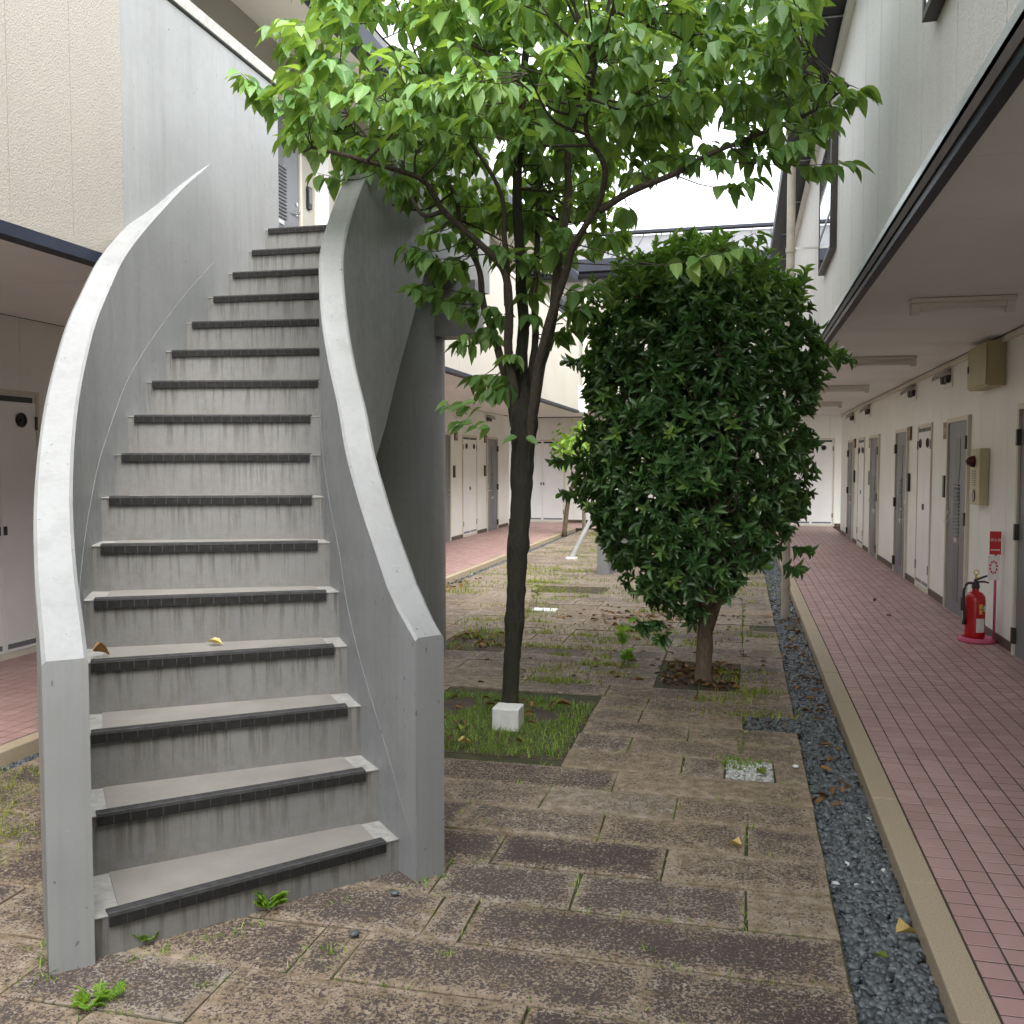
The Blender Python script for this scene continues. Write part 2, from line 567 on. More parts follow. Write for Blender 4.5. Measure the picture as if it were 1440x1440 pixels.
def make_stone(mb, x0, x1, y0, y1):
    gp = .0042
    yc = (y0 + y1) / 2
    dk = float(np.interp(yc, [3.6, 4.4, 6.3, 7.5, 10], [1.15, .92, .74, .9, .75])) + rs.uniform(-.3, .3)
    x0 += gp; x1 -= gp; y0 += gp; y1 -= gp
    n = 6 if (x1 - x0) > .34 else 4
    zt = rs.uniform(-.003, .005)
    tx, ty = rs.uniform(-.006, .006), rs.uniform(-.008, .008)
    jit = [(rs.uniform(-.005, .005), rs.uniform(-.005, .005), 0) for _ in range(n)]
    jt = [(j[0] * .7, j[1] * .7, rs.uniform(-.002, .001)) for j in jit]
    ins2 = min(rs.uniform(.04, .08), (x1 - x0) * .3)
    r0 = stone_ring(x0, x1, y0, y1, 0, -.07, jit)
    r1 = stone_ring(x0, x1, y0, y1, 0, zt - .004, jit)
    r2 = stone_ring(x0, x1, y0, y1, .004, zt - .001, jt)
    r3 = stone_ring(x0, x1, y0, y1, ins2, zt + .001, [(0, 0, 0)] * n)
    cx, cy = (x0 + x1) / 2, (y0 + y1) / 2
    rings = [[(p[0], p[1], p[2] + tx * (p[0] - cx) + ty * (p[1] - cy)) for p in r] for r in (r0, r1, r2, r3)]
    mb.loft(rings, True, True, [.4 * dk] * n * 2 + [.55 * dk] * n + [dk] * n)


b = MB()
b.box(-3.66, XE, -2.2, 24.0, -.135, -.0095)
paving = tag(b.build('paving', M['soil']), kind='structure', label='granite courtyard paving with mossy open joints')
far_stones = MB()
JPTS = []            # joint points used for weeds
nst = 0
for k in range(6, 88):
    ya, yb = course_lines(k), course_lines(k + 1)
    js = JOINTS.get(k)
    xl = -3.66
    if js is None:
        js = []
        x = XE - rs.choice([1, 2, 2, 3, 3]) * MOD
        while x > xl + .2:
            js.append(x); x -= rs.choice([2, 2, 3, 3, 1]) * MOD
    else:
        js = list(js)
        x = min(js) - rs.choice([2, 3]) * MOD
        while x > xl + .2:
            js.append(x); x -= rs.choice([2, 3, 3]) * MOD
    edges = sorted(set([xl, XE] + js))
    spans = list(zip(edges[:-1], edges[1:]))
    for j in js: JPTS += [(j, ya + t * .3095) for t in (.2, .5, .8)]
    for hx0, hx1, hy0, hy1 in HOLES:
        if hy0 < (ya + yb) / 2 < hy1:
            ns = []
            for a, c in spans:
                if c <= hx0 or a >= hx1: ns.append((a, c)); continue
                if a < hx0 - .08: ns.append((a, hx0))
                if c > hx1 + .08: ns.append((hx1, c))
            spans = ns
    for a, c in spans:
        # stones hidden under the stair are left out
        if a > -3.5 and c < -2.2 and 3.6 < ya < 6.4: continue
        if yb < 10.6 and yb > 1.7 and (ya + yb) / 2 > 1.6 + 0 * a:
            mb = MB(); make_stone(mb, a, c, ya, yb)
            cx, cy = (a + c) / 2, (ya + yb) / 2
            me = mb.mesh('paving_stone', (cx, cy, 0), 'edge')
            link('paving_stone', me, M['stone'], paving, (cx, cy, 0)); nst += 1
        else:
            make_stone(far_stones, a, c, ya, yb)
far_stones.build('distant_paving_stones', M['stone'], paving, 'edge', kind='stuff')

# --- pebbles
ico_v = []
t_ = (1 + 5 ** .5) / 2
ico_v = np.array([(-1, t_, 0), (1, t_, 0), (-1, -t_, 0), (1, -t_, 0), (0, -1, t_), (0, 1, t_), (0, -1, -t_), (0, 1, -t_), (t_, 0, -1), (t_, 0, 1), (-t_, 0, -1), (-t_, 0, 1)], float)
ico_v /= np.linalg.norm(ico_v[0])
ico_f = [(0, 11, 5), (0, 5, 1), (0, 1, 7), (0, 7, 10), (0, 10, 11), (1, 5, 9), (5, 11, 4), (11, 10, 2), (10, 7, 6), (7, 1, 8), (3, 9, 4), (3, 4, 2), (3, 2, 6), (3, 6, 8), (3, 8, 9), (4, 9, 5), (2, 4, 11), (6, 2, 10), (8, 6, 7), (9, 8, 1)]


def subdiv(V, F):
    V = [tuple(v) for v in V]; idx = {}; out = []

    def mid(a, c):
        k = (min(a, c), max(a, c))
        if k not in idx:
            m = (np.array(V[a]) + np.array(V[c])) / 2
            V.append(tuple(m / np.linalg.norm(m))); idx[k] = len(V) - 1
        return idx[k]
    for a, c, d in F:
        x, y, z = mid(a, c), mid(c, d), mid(d, a)
        out += [(a, x, z), (c, y, x), (d, z, y), (x, y, z)]
    return np.array(V), out


ico2_v, ico2_f = subdiv(ico_v, ico_f)


def rot_mats(n, tilt):
    a = rng.uniform(0, 2 * np.pi, n); tl = rng.normal(0, tilt, n); ta = rng.uniform(0, 2 * np.pi, n)
    ca, sa = np.cos(a), np.sin(a)
    Rz = np.zeros((n, 3, 3)); Rz[:, 0, 0] = ca; Rz[:, 0, 1] = -sa; Rz[:, 1, 0] = sa; Rz[:, 1, 1] = ca; Rz[:, 2, 2] = 1
    ux, uy = np.cos(ta), np.sin(ta); c, s = np.cos(tl), np.sin(tl)
    Q = np.zeros((n, 3, 3))
    Q[:, 0, 0] = c + ux * ux * (1 - c); Q[:, 0, 1] = ux * uy * (1 - c); Q[:, 0, 2] = uy * s
    Q[:, 1, 0] = ux * uy * (1 - c); Q[:, 1, 1] = c + uy * uy * (1 - c); Q[:, 1, 2] = -ux * s
    Q[:, 2, 0] = -uy * s; Q[:, 2, 1] = ux * s; Q[:, 2, 2] = c
    return Q @ Rz


def pebbles(name, x0, x1, y0, y1, n, size, z0, mat, parent=None, fine=False, kind='stuff', label=None, zsp=.012):
    V, F = (ico2_v, ico2_f) if fine else (ico_v, ico_f)
    P = np.stack([rng.uniform(x0, x1, n), rng.uniform(y0, y1, n), z0 + rng.uniform(0, zsp, n)], 1)
    s = size * rng.uniform(.65, 1.35, n)
    sc = np.stack([s * rng.uniform(1.0, 1.5, n), s * rng.uniform(.75, 1.0, n), s * rng.uniform(.45, .7, n)], 1)
    Q = rot_mats(n, .35)
    W = np.einsum('nij,nkj->nki', Q, V[None] * sc[:, None, :]) + P[:, None, :]
    Fa = (np.array(F)[None] + (np.arange(n) * len(V))[:, None, None]).reshape(-1, 3)
    me = np_mesh(name, W.reshape(-1, 3), Fa, {'rnd': np.repeat(rng.random(n), len(V))}, smooth=True)
    o = link(name, me, mat, parent)
    o['kind'] = kind
    if label: o['label'] = label
    return o


b = MB(); b.box(XE + .002, .606, -2.2, 24, -.13, -.062); b.box(.04, XE, 5.665, 5.985, -.028, -.009)
b.box(-3.845, -3.662, -2.2, 22.2, -.13, -.062)
gb = tag(b.build('gravel_bed', M['pebbed']), kind='structure', label='dark bed under the pebble strips')
pebbles('pebble_gravel', XE + .008, .602, 2.3, 5.2, 4300, .0140, -.054, M['pebble'], None, True, label='dark slate pebbles filling the channel beside the pink tiled walk')
pebbles('pebble_gravel', XE + .01, .60, 5.2, 10, 6200, .0140, -.056, M['pebble'], None, False, label='dark slate pebbles further along the channel beside the pink tiled walk')
pebbles('pebble_gravel', XE + .015, .60, 10, 23.5, 5500, .019, -.058, M['pebble'], None, False, label='far end of the pebble channel by the right walk')
pebbles('pebble_gravel', -3.83, -3.67, 3.2, 7, 2600, .012, -.056, M['pebble'], None, False, label='slate pebbles along the kerb left of the staircase')
pebbles('pebble_gravel', -3.83, -3.67, 9, 22, 5200, .018, -.056, M['pebble'], None, False, label='slate pebbles along the left walk behind the dogwood')
pebbles('pebble_gravel', .05, .36, 5.67, 5.98, 300, .0135, -.006, M['pebble'], None, False, label='patch of slate pebbles in a notch of the paving')
b = MB(); b.box(-.055, .18, 4.77, 5.07, -.03, -.008)
b.build('pebble_patch_bed', M['patch'], paving)
pebbles('white_pebbles', -.05, .175, 4.775, 5.065, 620, .0085, -.006, M['wpebble'], None, False, label='square patch of small white pebbles in the paving', zsp=.008)

# --- kerbs
def kerb(label, x0, x1, y0, y1, step, off):
    b = MB(); b.box(x0 + .004, x1 - .004, y0, y1, -.135, -.02)
    k = tag(b.build('kerb', M['grout']), kind='structure', label=label)
    y = y0 + off
    while y < y1 - .05:
        ye = min(y + step, y1)
        mb = MB(); mb.box(x0, x1, -(ye - y) / 2 + .001, (ye - y) / 2 - .001, -.13, .03 + rs.uniform(-.001, .001))
        o = mb.local('kerb_stone', M['kerb'], k, ((0), (y + ye) / 2, 0))
        bv = o.modifiers.new('bevel', 'BEVEL'); bv.width = .006; bv.segments = 2
        y = ye
    return k


kerb('tan granite kerb along the right tiled walk', .61, .722, 1.8, 24.2, .905, .05)
kerb('tan granite kerb along the left tiled walk', -3.95, -3.85, 2.0, 22.3, .905, .3)

# --- tiled walks
TS = .1


def tiled(label, x0, x1, y0, y1, ox, oy, singles):
    b = MB(); b.box(x0, x1, y0, y1, -.12, .0282)
    fl = tag(b.build('tiled_walk', M['grout']), kind='structure', label=label)
    far = MB()
    nx = int(math.ceil((x1 - ox) / TS)); ny = int(math.ceil((y1 - oy) / TS))
    cnt = 0
    shared = None
    for j in range(-1, ny):
        for i in range(-1, nx):
            xa, xb = max(x0, ox + i * TS) + .0036, min(x1, ox + (i + 1) * TS) - .0036
            ya, yb = max(y0, oy + j * TS) + .0036, min(y1, oy + (j + 1) * TS) - .0036
            if xb - xa < .01 or yb - ya < .01: continue
            full = (xb - xa > .09 and yb - ya > .09)
            if singles and full and singles(ox + (i + .5) * TS, oy + (j + .5) * TS) and cnt < 300:
                if shared is None:
                    m = MB(); h = .0464; c = .0446
                    m.loft([[(-h, -h, -.01), (h, -h, -.01), (h, h, -.01), (-h, h, -.01)], [(-h, -h, .0035), (h, -h, .0035), (h, h, .0035), (-h, h, .0035)], [(-c, -c, .0055), (c, -c, .0055), (c, c, .0055), (-c, c, .0055)]])
                    shared = m.mesh('tile', (0, 0, 0), 'rnd')
                link('tile', shared, M['tile'], fl, ((xa + xb) / 2, (ya + yb) / 2, .0245 + rs.uniform(-.0006, .0008)))
                cnt += 1
            else:
                z = .030 + rs.uniform(-.0006, .0008)
                far.add([(xa, ya, z), (xb, ya, z), (xb, yb, z), (xa, yb, z), (xa, ya, .02), (xb, ya, .02), (xb, yb, .02), (xa, yb, .02)],
                        [(0, 1, 2, 3), (4, 5, 1, 0), (5, 6, 2, 1), (6, 7, 3, 2), (7, 4, 0, 3)], rs.random())
    far.build('distant_tiles', M['tile'], fl, 'rnd', kind='stuff')
    return fl


def near_tile(x, y):
    # inside the picture and among the nearest
    return 2.62 < y < 5.3 and x < .80 + (y - 2.62) * .44


tiled('pink tiled walk under the right overhang', .724, 2.19, 1.8, 24.2, .725, 2.62, near_tile)
tiled('pink tiled walk along the left building', -5.65, -3.952, 2.0, 22.25, -3.952 - 17 * TS, 2.02, None)
tiled('pink tiled walk crossing the far end', -6.3, .722, 22.3, 24.3, -6.3, 22.3, None)

# ------------------------------------------------------------------ doors
def door_mesh(kind, wd, ht):
    m = MB()
    if kind == 'grey':
        m.box(0, wd, -.012, .03, 0, ht)
    else:
        m.box(0, wd, -.010, .025, 0, ht)
    return m.mesh('door')


_cache = {}


def cached(key, fn):
    if key not in _cache: _cache[key] = fn()
    return _cache[key]


def bar(x0, x1, y0, y1, z0, z1):
    m = MB(); m.box(x0, x1, y0, y1, z0, z1); return m.mesh('part')


def grey_door(par, loc, rz, wd=.86, ht=1.98, hinge_right=True, label=None):
    """local x across, outward normal -y"""
    d = link('door', cached(('gd', wd, ht), lambda: door_mesh('grey', wd, ht)), M['doorgrey'], par, loc, rz)
    if label: d['label'] = label

    def fr():
        m = MB()
        m.box(-.05, -.004, -.03, .04, 0, ht + .05); m.box(wd + .004, wd + .05, -.03, .04, 0, ht + .05); m.box(-.004, wd + .004, -.03, .04, ht + .004, ht + .05)
        return m.mesh('door_frame')
    sub('door_frame', cached(('gf', wd, ht), fr), M['frame'], d)
    s = 1 if hinge_right else -1
    cx = wd / 2

    def tri():
        m = MB(); m.slab([(cx - .11, ht - .17), (cx + .11, ht - .17), (cx + .11, ht - .45), (cx - .0, ht - .86), (cx - .11, ht - .45)][::-1], -.016, -.011)
        return m.mesh('upper_inset')
    sub('upper_inset', cached(('ti', wd, ht), tri), M['doorinset'], d)
    sub('lower_inset', cached(('li', wd, ht), lambda: bar(cx - .12, cx + .12, -.016, -.011, .13, .72)), M['doorinset'], d)

    def slats():
        m = MB()
        for i in range(15):
            z = .80 + i * .037
            m.add([(cx - .12, -.013, z), (cx + .12, -.013, z), (cx + .12, -.030, z + .008), (cx - .12, -.030, z + .008), (cx - .12, -.013, z + .026), (cx + .12, -.013, z + .026)],
                  [(0, 1, 2, 3), (3, 2, 5, 4), (0, 3, 4), (1, 5, 2)])
        return m.mesh('louvre')
    sub('louvre', cached(('lv', wd, ht), slats), M['doorgrey'], d)
    hx = .06 if hinge_right else wd - .06

    def hd():
        m = MB()
        m.tube([(0, -.012, 0), (0, -.06, 0)], .011, 8); m.tube([(0, -.055, 0), (s * .12, -.055, 0)], .009, 8)
        m.disc_y(0, 0, .026, -.018, -.012)
        return m.mesh('handle')
    sub('handle', cached(('hd', s), hd), M['steel'], d, (hx, 0, .93))
    def lk():
        m = MB(); m.disc_y(0, .10, .022, -.024, -.012); return m.mesh('lock')
    sub('lock', cached('lk', lk), M['steel'], d, (hx, 0, .93))
    ex = wd + .003 if hinge_right else -.003
    for z in (.16, 1.0, ht - .22):
        sub('hinge', cached('hg', lambda: bar(-.02, .02, -.045, -.010, -.065, .065)), M['iron'], d, (ex, 0, z))
    sub('letter_slot', cached('ls', lambda: bar(-.06, .06, -.022, -.0165, -.022, .022)), M['steel'], d, (cx, 0, .76))
    return d


def cabinet_doors(par, loc, rz, wd=.78, ht=2.0, label=None):
    """pair of flush meter-cabinet doors"""
    hw = wd / 2
    for i in range(2):
        mtx = Matrix.Rotation(rz, 3, 'Z')
        p = Vector(loc) + mtx @ Vector((i * hw, 0, 0))
        d = link('cabinet_door', cached(('cd', wd, ht), lambda: bar(.003, hw - .003, -.010, .02, .05, ht - .06)), M['cab'], par, p, rz)
        cx = hw / 2
        vx = cx + (.03 if i else -.03)

        def vent():
            m = MB(); m.lathe([(.056, 0), (.060, .012), (.045, .018), (.042, .006), (.014, .006), (.012, .02), (.0, .02)], n=18)
            m.v = [(x, -z - .010, y) for x, y, z in m.v]; m.f = [f[::-1] for f in m.f]
            return m.mesh('round_vent')
        sub('round_vent', cached('rv', vent), M['black'], d, (vx, 0, ht - .20))
        sub('pull', cached('pl', lambda: bar(-.018, .018, -.016, -.0105, -.035, .035)), M['black'], d, (.035 if i else hw - .035, 0, 1.02))
        for z in (.28, ht - .22):
            sub('hinge', cached('hg2', lambda: bar(-.010, .010, -.022, -.011, -.055, .055)), M['iron'], d, (hw - .004 if i else .004, 0, z))
        sub('top_slot', cached(('ts', wd), lambda: bar(.03, hw - .03, -.006, .02, -.022, .022)), M['black'], d, (0, 0, ht - .035))
        sub('bottom_grille', cached(('bg', wd), lambda: bar(.03, hw - .03, -.0135, -.0105, -.02, .02)), M['doorgrey'], d, (0, 0, .095))

    def fr():
        m = MB()
        m.box(-.035, -.002, -.016, .03, 0, ht + .035); m.box(wd + .002, wd + .035, -.016, .03, 0, ht + .035); m.box(-.002, wd + .002, -.016, .03, ht + .002, ht + .035)
        m.box(-.002, wd + .002, -.018, .03, 0, .046)
        return m.mesh('cabinet_frame')
    link('cabinet_frame', cached(('cf', wd, ht), fr), M['frame'], par, loc, rz)


def intercom(par, loc, rz):
    o = link('intercom', cached('ic', lambda: bar(-.045, .045, -.03, 0, -.12, .12)), M['black'], par, loc, rz)
    sub('intercom_face', cached('icf', lambda: bar(-.032, .032, -.034, -.0305, -.06, .10)), M['doorgrey'], o)


def number_plate(par, loc, rz):
    o = link('number_plate', cached('np', lambda: bar(-.09, .09, -.025, 0, -.09, .09)), M['plate'], par, loc, rz)
    sub('number_field', cached('npf', lambda: bar(-.06, .06, -.028, -.0255, -.04, .035)), M['plate_in'], o)

# ------------------------------------------------------------------ right building
YN, YF = -9.0, 22.2
rb = empty('apartment_building', (2.19, 10, 0), 'two storey apartment block with pale grey stucco upper floor overhanging a pink tiled walk', 'building')
b = MB(); b.box(2.20, 2.40, YN, YF, -.1, 2.70)
b.build('wall', M['grout'], rb)
rdoors = [(10.95, .88, True), (14.45, .88, False), (8.28, .88, False), (17.15, .88, True), (20.65, .88, False)]
PW = .4545
y = YN; i = 0
while y < YF - .01:
    ye = min(y + PW, YF)
    mb = MB(); mb.box(-.004, .012, -(ye - y) / 2 + .002, (ye - y) / 2 - .002, .0, 2.66)
    mb.local('wall_panel', M['panelwall'], rb, (2.192, (y + ye) / 2, .03)); y = ye; i += 1
for (ya, wd, hr) in rdoors:
    grey_door(rb, (2.186, ya, .03), R(-90), wd, 1.98, hr)
for ya in (12.78, 18.98, 6.55):
    cabinet_doors(rb, (2.186, ya, .03), R(-90), .82, 2.0)
solid = sorted([(ya - wd - .05, ya + .05) for ya, wd, h in rdoors] + [(ya - .86, ya + .04) for ya in (12.78, 18.98, 6.55)])
y = 1.8
for a, c in solid + [(YF, YF)]:
    if a > y + .03:
        m = MB(); m.box(2.172, 2.1875, y, a, .031, .105); m.build('baseboard', M['brown'], rb)
    y = c
for y_, z_ in ((11.12, 1.94), (13.40, 1.98), (17.32, 1.94), (19.60, 1.98), (7.25, 1.98)): number_plate(rb, (2.187, y_, z_), R(-90))
for y_ in (11.13, 13.40, 17.33, 19.60): intercom(rb, (2.187, y_, 1.33), R(-90))
# end wall piece and return
b = MB(); b.box(2.2, 2.6, YF - .002, YF + .15, -.1, 2.7); b.build('end_wall', M['panelwall'], rb)
b = MB(); b.box(.80, 5.5, YN - .15, YN - .005, -.1, 4.9); b.build('end_wall', M['panelwall'], rb)
# ceiling boards
y = 3.69 - 13 * .928
while y < 22.2:
    ye = min(y + .928, 22.2)
    mb = MB(); mb.box(-.72, .67, -(ye - y) / 2 + .003, (ye - y) / 2 - .003, 0, .012)
    mb.local('ceiling_board', M['ceil'], rb, (1.475, (y + ye) / 2, 2.672)); y = ye
b = MB(); b.box(.70, 5.5, YN, YF, 2.688, 2.76); b.build('upper_floor_slab', M['grout'], rb)
b = MB(); b.box(2.145, 2.186, YN, YF, 2.615, 2.66); b.build('ceiling_trim', M['frame'], rb)
# fascia under the stucco
b = MB(); b.box(.708, .752, YN, YF, 2.650, 2.735); b.build('fascia', M['navy'], rb)
b = MB(); b.box(.700, .738, YN, YF, 2.7355, 2.797); b.build('drip_flashing', M['flash'], rb)
# upper wall
b = MB(); b.box(.775, .95, YN, YF, 2.76, 5.3); b.build('upper_wall', M['grout'], rb)
y = 7.13 - 23 * .675
k = 0
while y < YF - .01:
    ye = min(y + .675, YF)
    mb = MB(); mb.box(0, .034, -(ye - y) / 2 + .005, (ye - y) / 2 - .005, 0, 2.05)
    o = mb.local('siding_panel', M['stucco_r'], rb, (.74, (y + ye) / 2, 2.80))
    y = ye


def upper_window(ya, yb, z0, z1, zm):
    m = MB(); t = .028
    for q in ((ya, ya + t, z0, z1), (yb - t, yb, z0, z1)): m.box(.685, .74, q[0], q[1], q[2], q[3])
    m.box(.685, .74, ya + t, yb - t, z0, z0 + t); m.box(.685, .74, ya + t, yb - t, z1 - t, z1)
    m.box(.687, .738, ya + t, yb - t, zm - .02, zm + .02)
    f = m.build('window', M['iron'], rb)
    p = MB(); p.box(.690, .699, ya + t, yb - t, z0 + t, zm - .02); p.box(.690, .699, ya + t, yb - t, zm + .02, z1 - t)
    p.build('pane', M['glass'], f)


upper_window(8.2, 9.4, 3.35, 4.35, 3.66)
upper_window(2.9, 4.15, 3.35, 4.35, 3.66)
upper_window(14.4, 15.6, 3.35, 4.35, 3.66)
# eave
b = MB(); b.box(.692, .739, YN, YF, 4.80, 4.87); b.build('eave_flashing', M['white'], rb)
b = MB(); b.box(.50, .739, YN, YF, 4.90, 4.93); b.build('eave_soffit', M['navy'], rb)
b = MB(); b.slab([(.42, 4.90), (.53, 4.87), (.545, 4.99), (.56, 5.02), (.41, 5.02)], YN, YF); b.build('gutter', M['navy'], rb)
b = MB(); b.slab([(.45, 5.025), (6.0, 6.4), (6.0, 6.46), (.45, 5.085)], YN - .2, YF + .2); b.build('roof', M['roof'], rb)
for i in range(12):
    m = MB(); yy = 2.4 + i * 1.7; m.box(.525, .70, yy, yy + .02, 4.892, 4.899); m.build('soffit_bracket', M['flash'], rb)

# ceiling lamps, vents, boxes on the right walk
for y_, q in ((6.76, 'nearest of the slim tube lamps on the right walk ceiling'), (10.3, 'second slim tube lamp along the right walk ceiling'), (13.95, 'third slim tube lamp along the right walk ceiling'), (17.55, 'fourth slim tube lamp, small and far along the right walk ceiling')):
    t = empty('ceiling_lamp', (1.40, y_, 2.668), q, 'lamp', 'tube lamps on the right walk ceiling')
    m = MB(); m.box(1.08, 1.72, y_ - .055, y_ + .055, 2.64, 2.668); m.build('base_plate', M['lampwhite'], t, bevel=.004)
    for x0 in (1.085, 1.665):
        m = MB(); m.box(x0, x0 + .05, y_ - .035, y_ + .035, 2.565, 2.639); m.build('lamp_holder', M['lampwhite'], t, bevel=.004)
    m = MB(); m.tube([(1.136, y_, 2.598), (1.664, y_, 2.598)], .016, 10); m.build('tube', M['white'], t, smooth=True)
    m = MB(); m.slab([(1.137, 2.606), (1.663, 2.606), (1.663, 2.639), (1.137, 2.639)], y_ - .028, y_ + .028); m.build('reflector', M['lampwhite'], t)


def twin_vent(loc, rz, label, group):
    t = empty('twin_vent', loc, label, 'vent', group); t.rotation_euler = (0, 0, rz)
    sub('back_plate', cached('vb', lambda: bar(-.20, .20, -.012, 0, -.10, .09)), M['cream'], t)

    def hood():
        m = MB(); rings = []
        for k in range(7):
            a = k / 6 * math.pi * .5
            rings.append([(.075 * math.cos(q), -.012 - .13 * math.sin(a) - 0, .03 + .075 * math.sin(q) * (1 - .15 * k / 6) - .06 * (1 - math.cos(a))) for q in [math.pi * j / 8 for j in range(9)]])
        m.loft(rings, closed=False, caps=False)
        n = 9
        return m.mesh('hood', smooth=True)

    def mouth():
        m = MB(); m.disc_y(0, .015, .068, -.06, -.0125, 14); return m.mesh('duct_mouth')
    for x in (-.10, .10):
        h = sub('hood', cached('vh', hood), M['steel'], t, (x, 0, 0))
        sub('duct_mouth', cached('vm', mouth), M['black'], h)
    return t


VG = 'twin hooded vents on the walls of the walks'
for y_, q in ((11.1, 'twin steel vent hoods nearest the beige wall box'), (13.2, 'twin steel vent hoods, second from the beige wall box'), (17.6, 'twin steel vent hoods, third from the beige wall box'), (20.0, 'twin steel vent hoods, farthest along the right wall')):
    twin_vent((2.186, y_, 2.50), R(-90), q, VG)
t = empty('wall_box', (2.186, 9.17, 2.43), 'beige metal switch box high on the right wall near the ceiling', 'electrical box')
m = MB(); m.box(2.045, 2.186, 8.82, 9.52, 2.25, 2.635); m.build('case', M['beigebox'], t, bevel=.004)
m = MB(); m.box(2.030, 2.0445, 8.835, 9.505, 2.265, 2.62); m.build('front_cover', M['beigebox'], t, bevel=.003)
m = MB(); m.box(2.022, 2.0295, 9.46, 9.485, 2.41, 2.47); m.build('latch', M['black'], t)
t = empty('fire_alarm_box', (2.186, 9.42, 1.5), 'slim ivory fire alarm box with dark red lamp on the right wall', 'alarm box')
m = MB(); m.box(2.105, 2.186, 9.30, 9.66, 1.20, 1.72); m.build('case', M['alarm'], t, bevel=.006)
m = MB(); m.lathe([(.055, 0), (.05, .03), (.028, .065), (0, .075)], n=16); m.v = [(2.1045 - z, 9.49 + x, 1.60 + y) for x, y, z in m.v]; m.build('alarm_lamp', M['darkred'], t, smooth=True)
m = MB(); m.lathe([(.06, 0), (.058, .008), (.03, .010), (.0, .006)], n=16); m.v = [(2.1045 - z, 9.49 + x, 1.285 + y) for x, y, z in m.v]; m.build('push_button', M['darkred'], t)
m = MB()
for k in range(7): m.box(2.1005, 2.1045, 9.43, 9.55, 1.38 + k * .021, 1.388 + k * .021)
m.build('speaker_grille', M['doorinset'], t)
# extinguisher and its stand
ex, ey = 2.02, 8.86
t = empty('extinguisher_stand', (ex + .02, ey, .03), 'faded pink plastic stand with a pole and fire sign by the right wall', 'stand')
m = MB(); m.lathe([(.15, 0), (.155, .012), (.15, .03), (.125, .04), (.11, .022), (.0, .02)], (ex, ey, .032), 24); m.v = [(x, ey + (y - ey) * 1.05, z) for x, y, z in m.v]; m.build('tray', M['pink'], t, auto=35)
px_, py_ = ex + .12, ey - .06
m = MB(); m.tube([(px_, py_, .05), (px_, py_, .98)], .011, 10); m.build('pole', M['pink'], t, smooth=True)


def text_mesh(body, size, org, mat, par, name='lettering', vertical=False):
    cu = bpy.data.curves.new('txt', 'FONT'); cu.body = body; cu.size = size; cu.align_x = 'CENTER'; cu.align_y = 'CENTER'; cu.extrude = .0006
    tmp = bpy.data.objects.new('txt', cu); COL.objects.link(tmp)
    bpy.context.view_layer.update()
    me = bpy.data.meshes.new_from_object(tmp.evaluated_get(bpy.context.evaluated_depsgraph_get()))
    bpy.data.objects.remove(tmp); bpy.data.curves.remove(cu)
    me.name = name; me.materials.clear()
    o = link(name, me, mat, par, org)
    o.rotation_euler = (R(90), 0, 0)
    return o


m = MB(); m.box(px_ - .055, px_ + .035, py_ - .018, py_ - .012, .80, 1.0); s1 = m.build('fire_sign', M['signred'], t)
text_mesh('消火器', .029, (px_ - .01, py_ - .020, .925), M['white'], s1)
m = MB(); m.box(px_ - .045, px_ + .025, py_ - .0195, py_ - .0185, .835, .845); m.build('small_print', M['white'], s1)
m = MB(); m.box(px_ - .065, px_ + .03, py_ - .016, py_ - .011, .58, .79); s2 = m.build('instruction_card', M['white'], t)
m = MB()
for k in range(10):
    a0, a1 = math.radians(k * 36 + 4), math.radians(k * 36 + 26)
    c = (px_ - .02, .69)
    m.slab([(c[0] + .034 * math.cos(a0), c[1] + .06 * math.sin(a0)), (c[0] + .034 * math.cos(a1), c[1] + .06 * math.sin(a1)), (c[0] + .020 * math.cos(a1), c[1] + .04 * math.sin(a1)), (c[0] + .020 * math.cos(a0), c[1] + .04 * math.sin(a0))], py_ - .0180, py_ - .0163)
m.build('pictogram', M['signred'], s2)
t = empty('fire_extinguisher', (ex - .02, ey, .055), 'red fire extinguisher standing in the pink tray by the right wall', 'fire extinguisher')
cx, cy = ex - .02, ey
m = MB(); m.lathe([(.0, 0), (.072, 0), (.08, .012), (.082, .03), (.082, .34), (.076, .375), (.055, .402), (.03, .415), (.026, .425), (.026, .44), (0, .44)], (cx, cy, .055), 28); m.build('cylinder', M['red'], t, auto=40)
m = MB(); m.lathe([(.032, 0), (.034, .015), (.028, .05), (.018, .06), (0, .062)], (cx, cy, .495), 14); m.box(cx - .012, cx + .012, cy - .016, cy + .016, .53, .575); m.build('valve', M['black'], t, auto=40)
m = MB(); m.tube([(cx - .01, cy, .565), (cx + .05, cy - .02, .595), (cx + .11, cy - .04, .622)], [.011, .010, .007], 8); m.tube([(cx, cy, .55), (cx + .06, cy - .02, .558), (cx + .10, cy - .03, .548)], [.009, .009, .006], 8); m.build('lever', M['black'], t, auto=50)
m = MB(); m.tube([(cx, cy, .58), (cx + .005, cy, .62)], .009, 8); m.tube([(cx + .005 + .02 * math.cos(a), cy, .635 + .02 * math.sin(a)) for a in [i * math.pi / 6 for i in range(13)]], .004, 6); m.build('safety_pin', M['yellow'], t)
m = MB(); m.tube(catmull([(cx - .02, cy, .54), (cx - .07, cy - .01, .535), (cx - .10, cy - .03, .47), (cx - .096, cy - .03, .36), (cx - .092, cy - .03, .24)], 20), .011, 8); m.tube([(cx - .092, cy - .03, .245), (cx - .092, cy - .03, .18)], [.013, .018], 8); m.build('hose', M['black'], t, smooth=True)


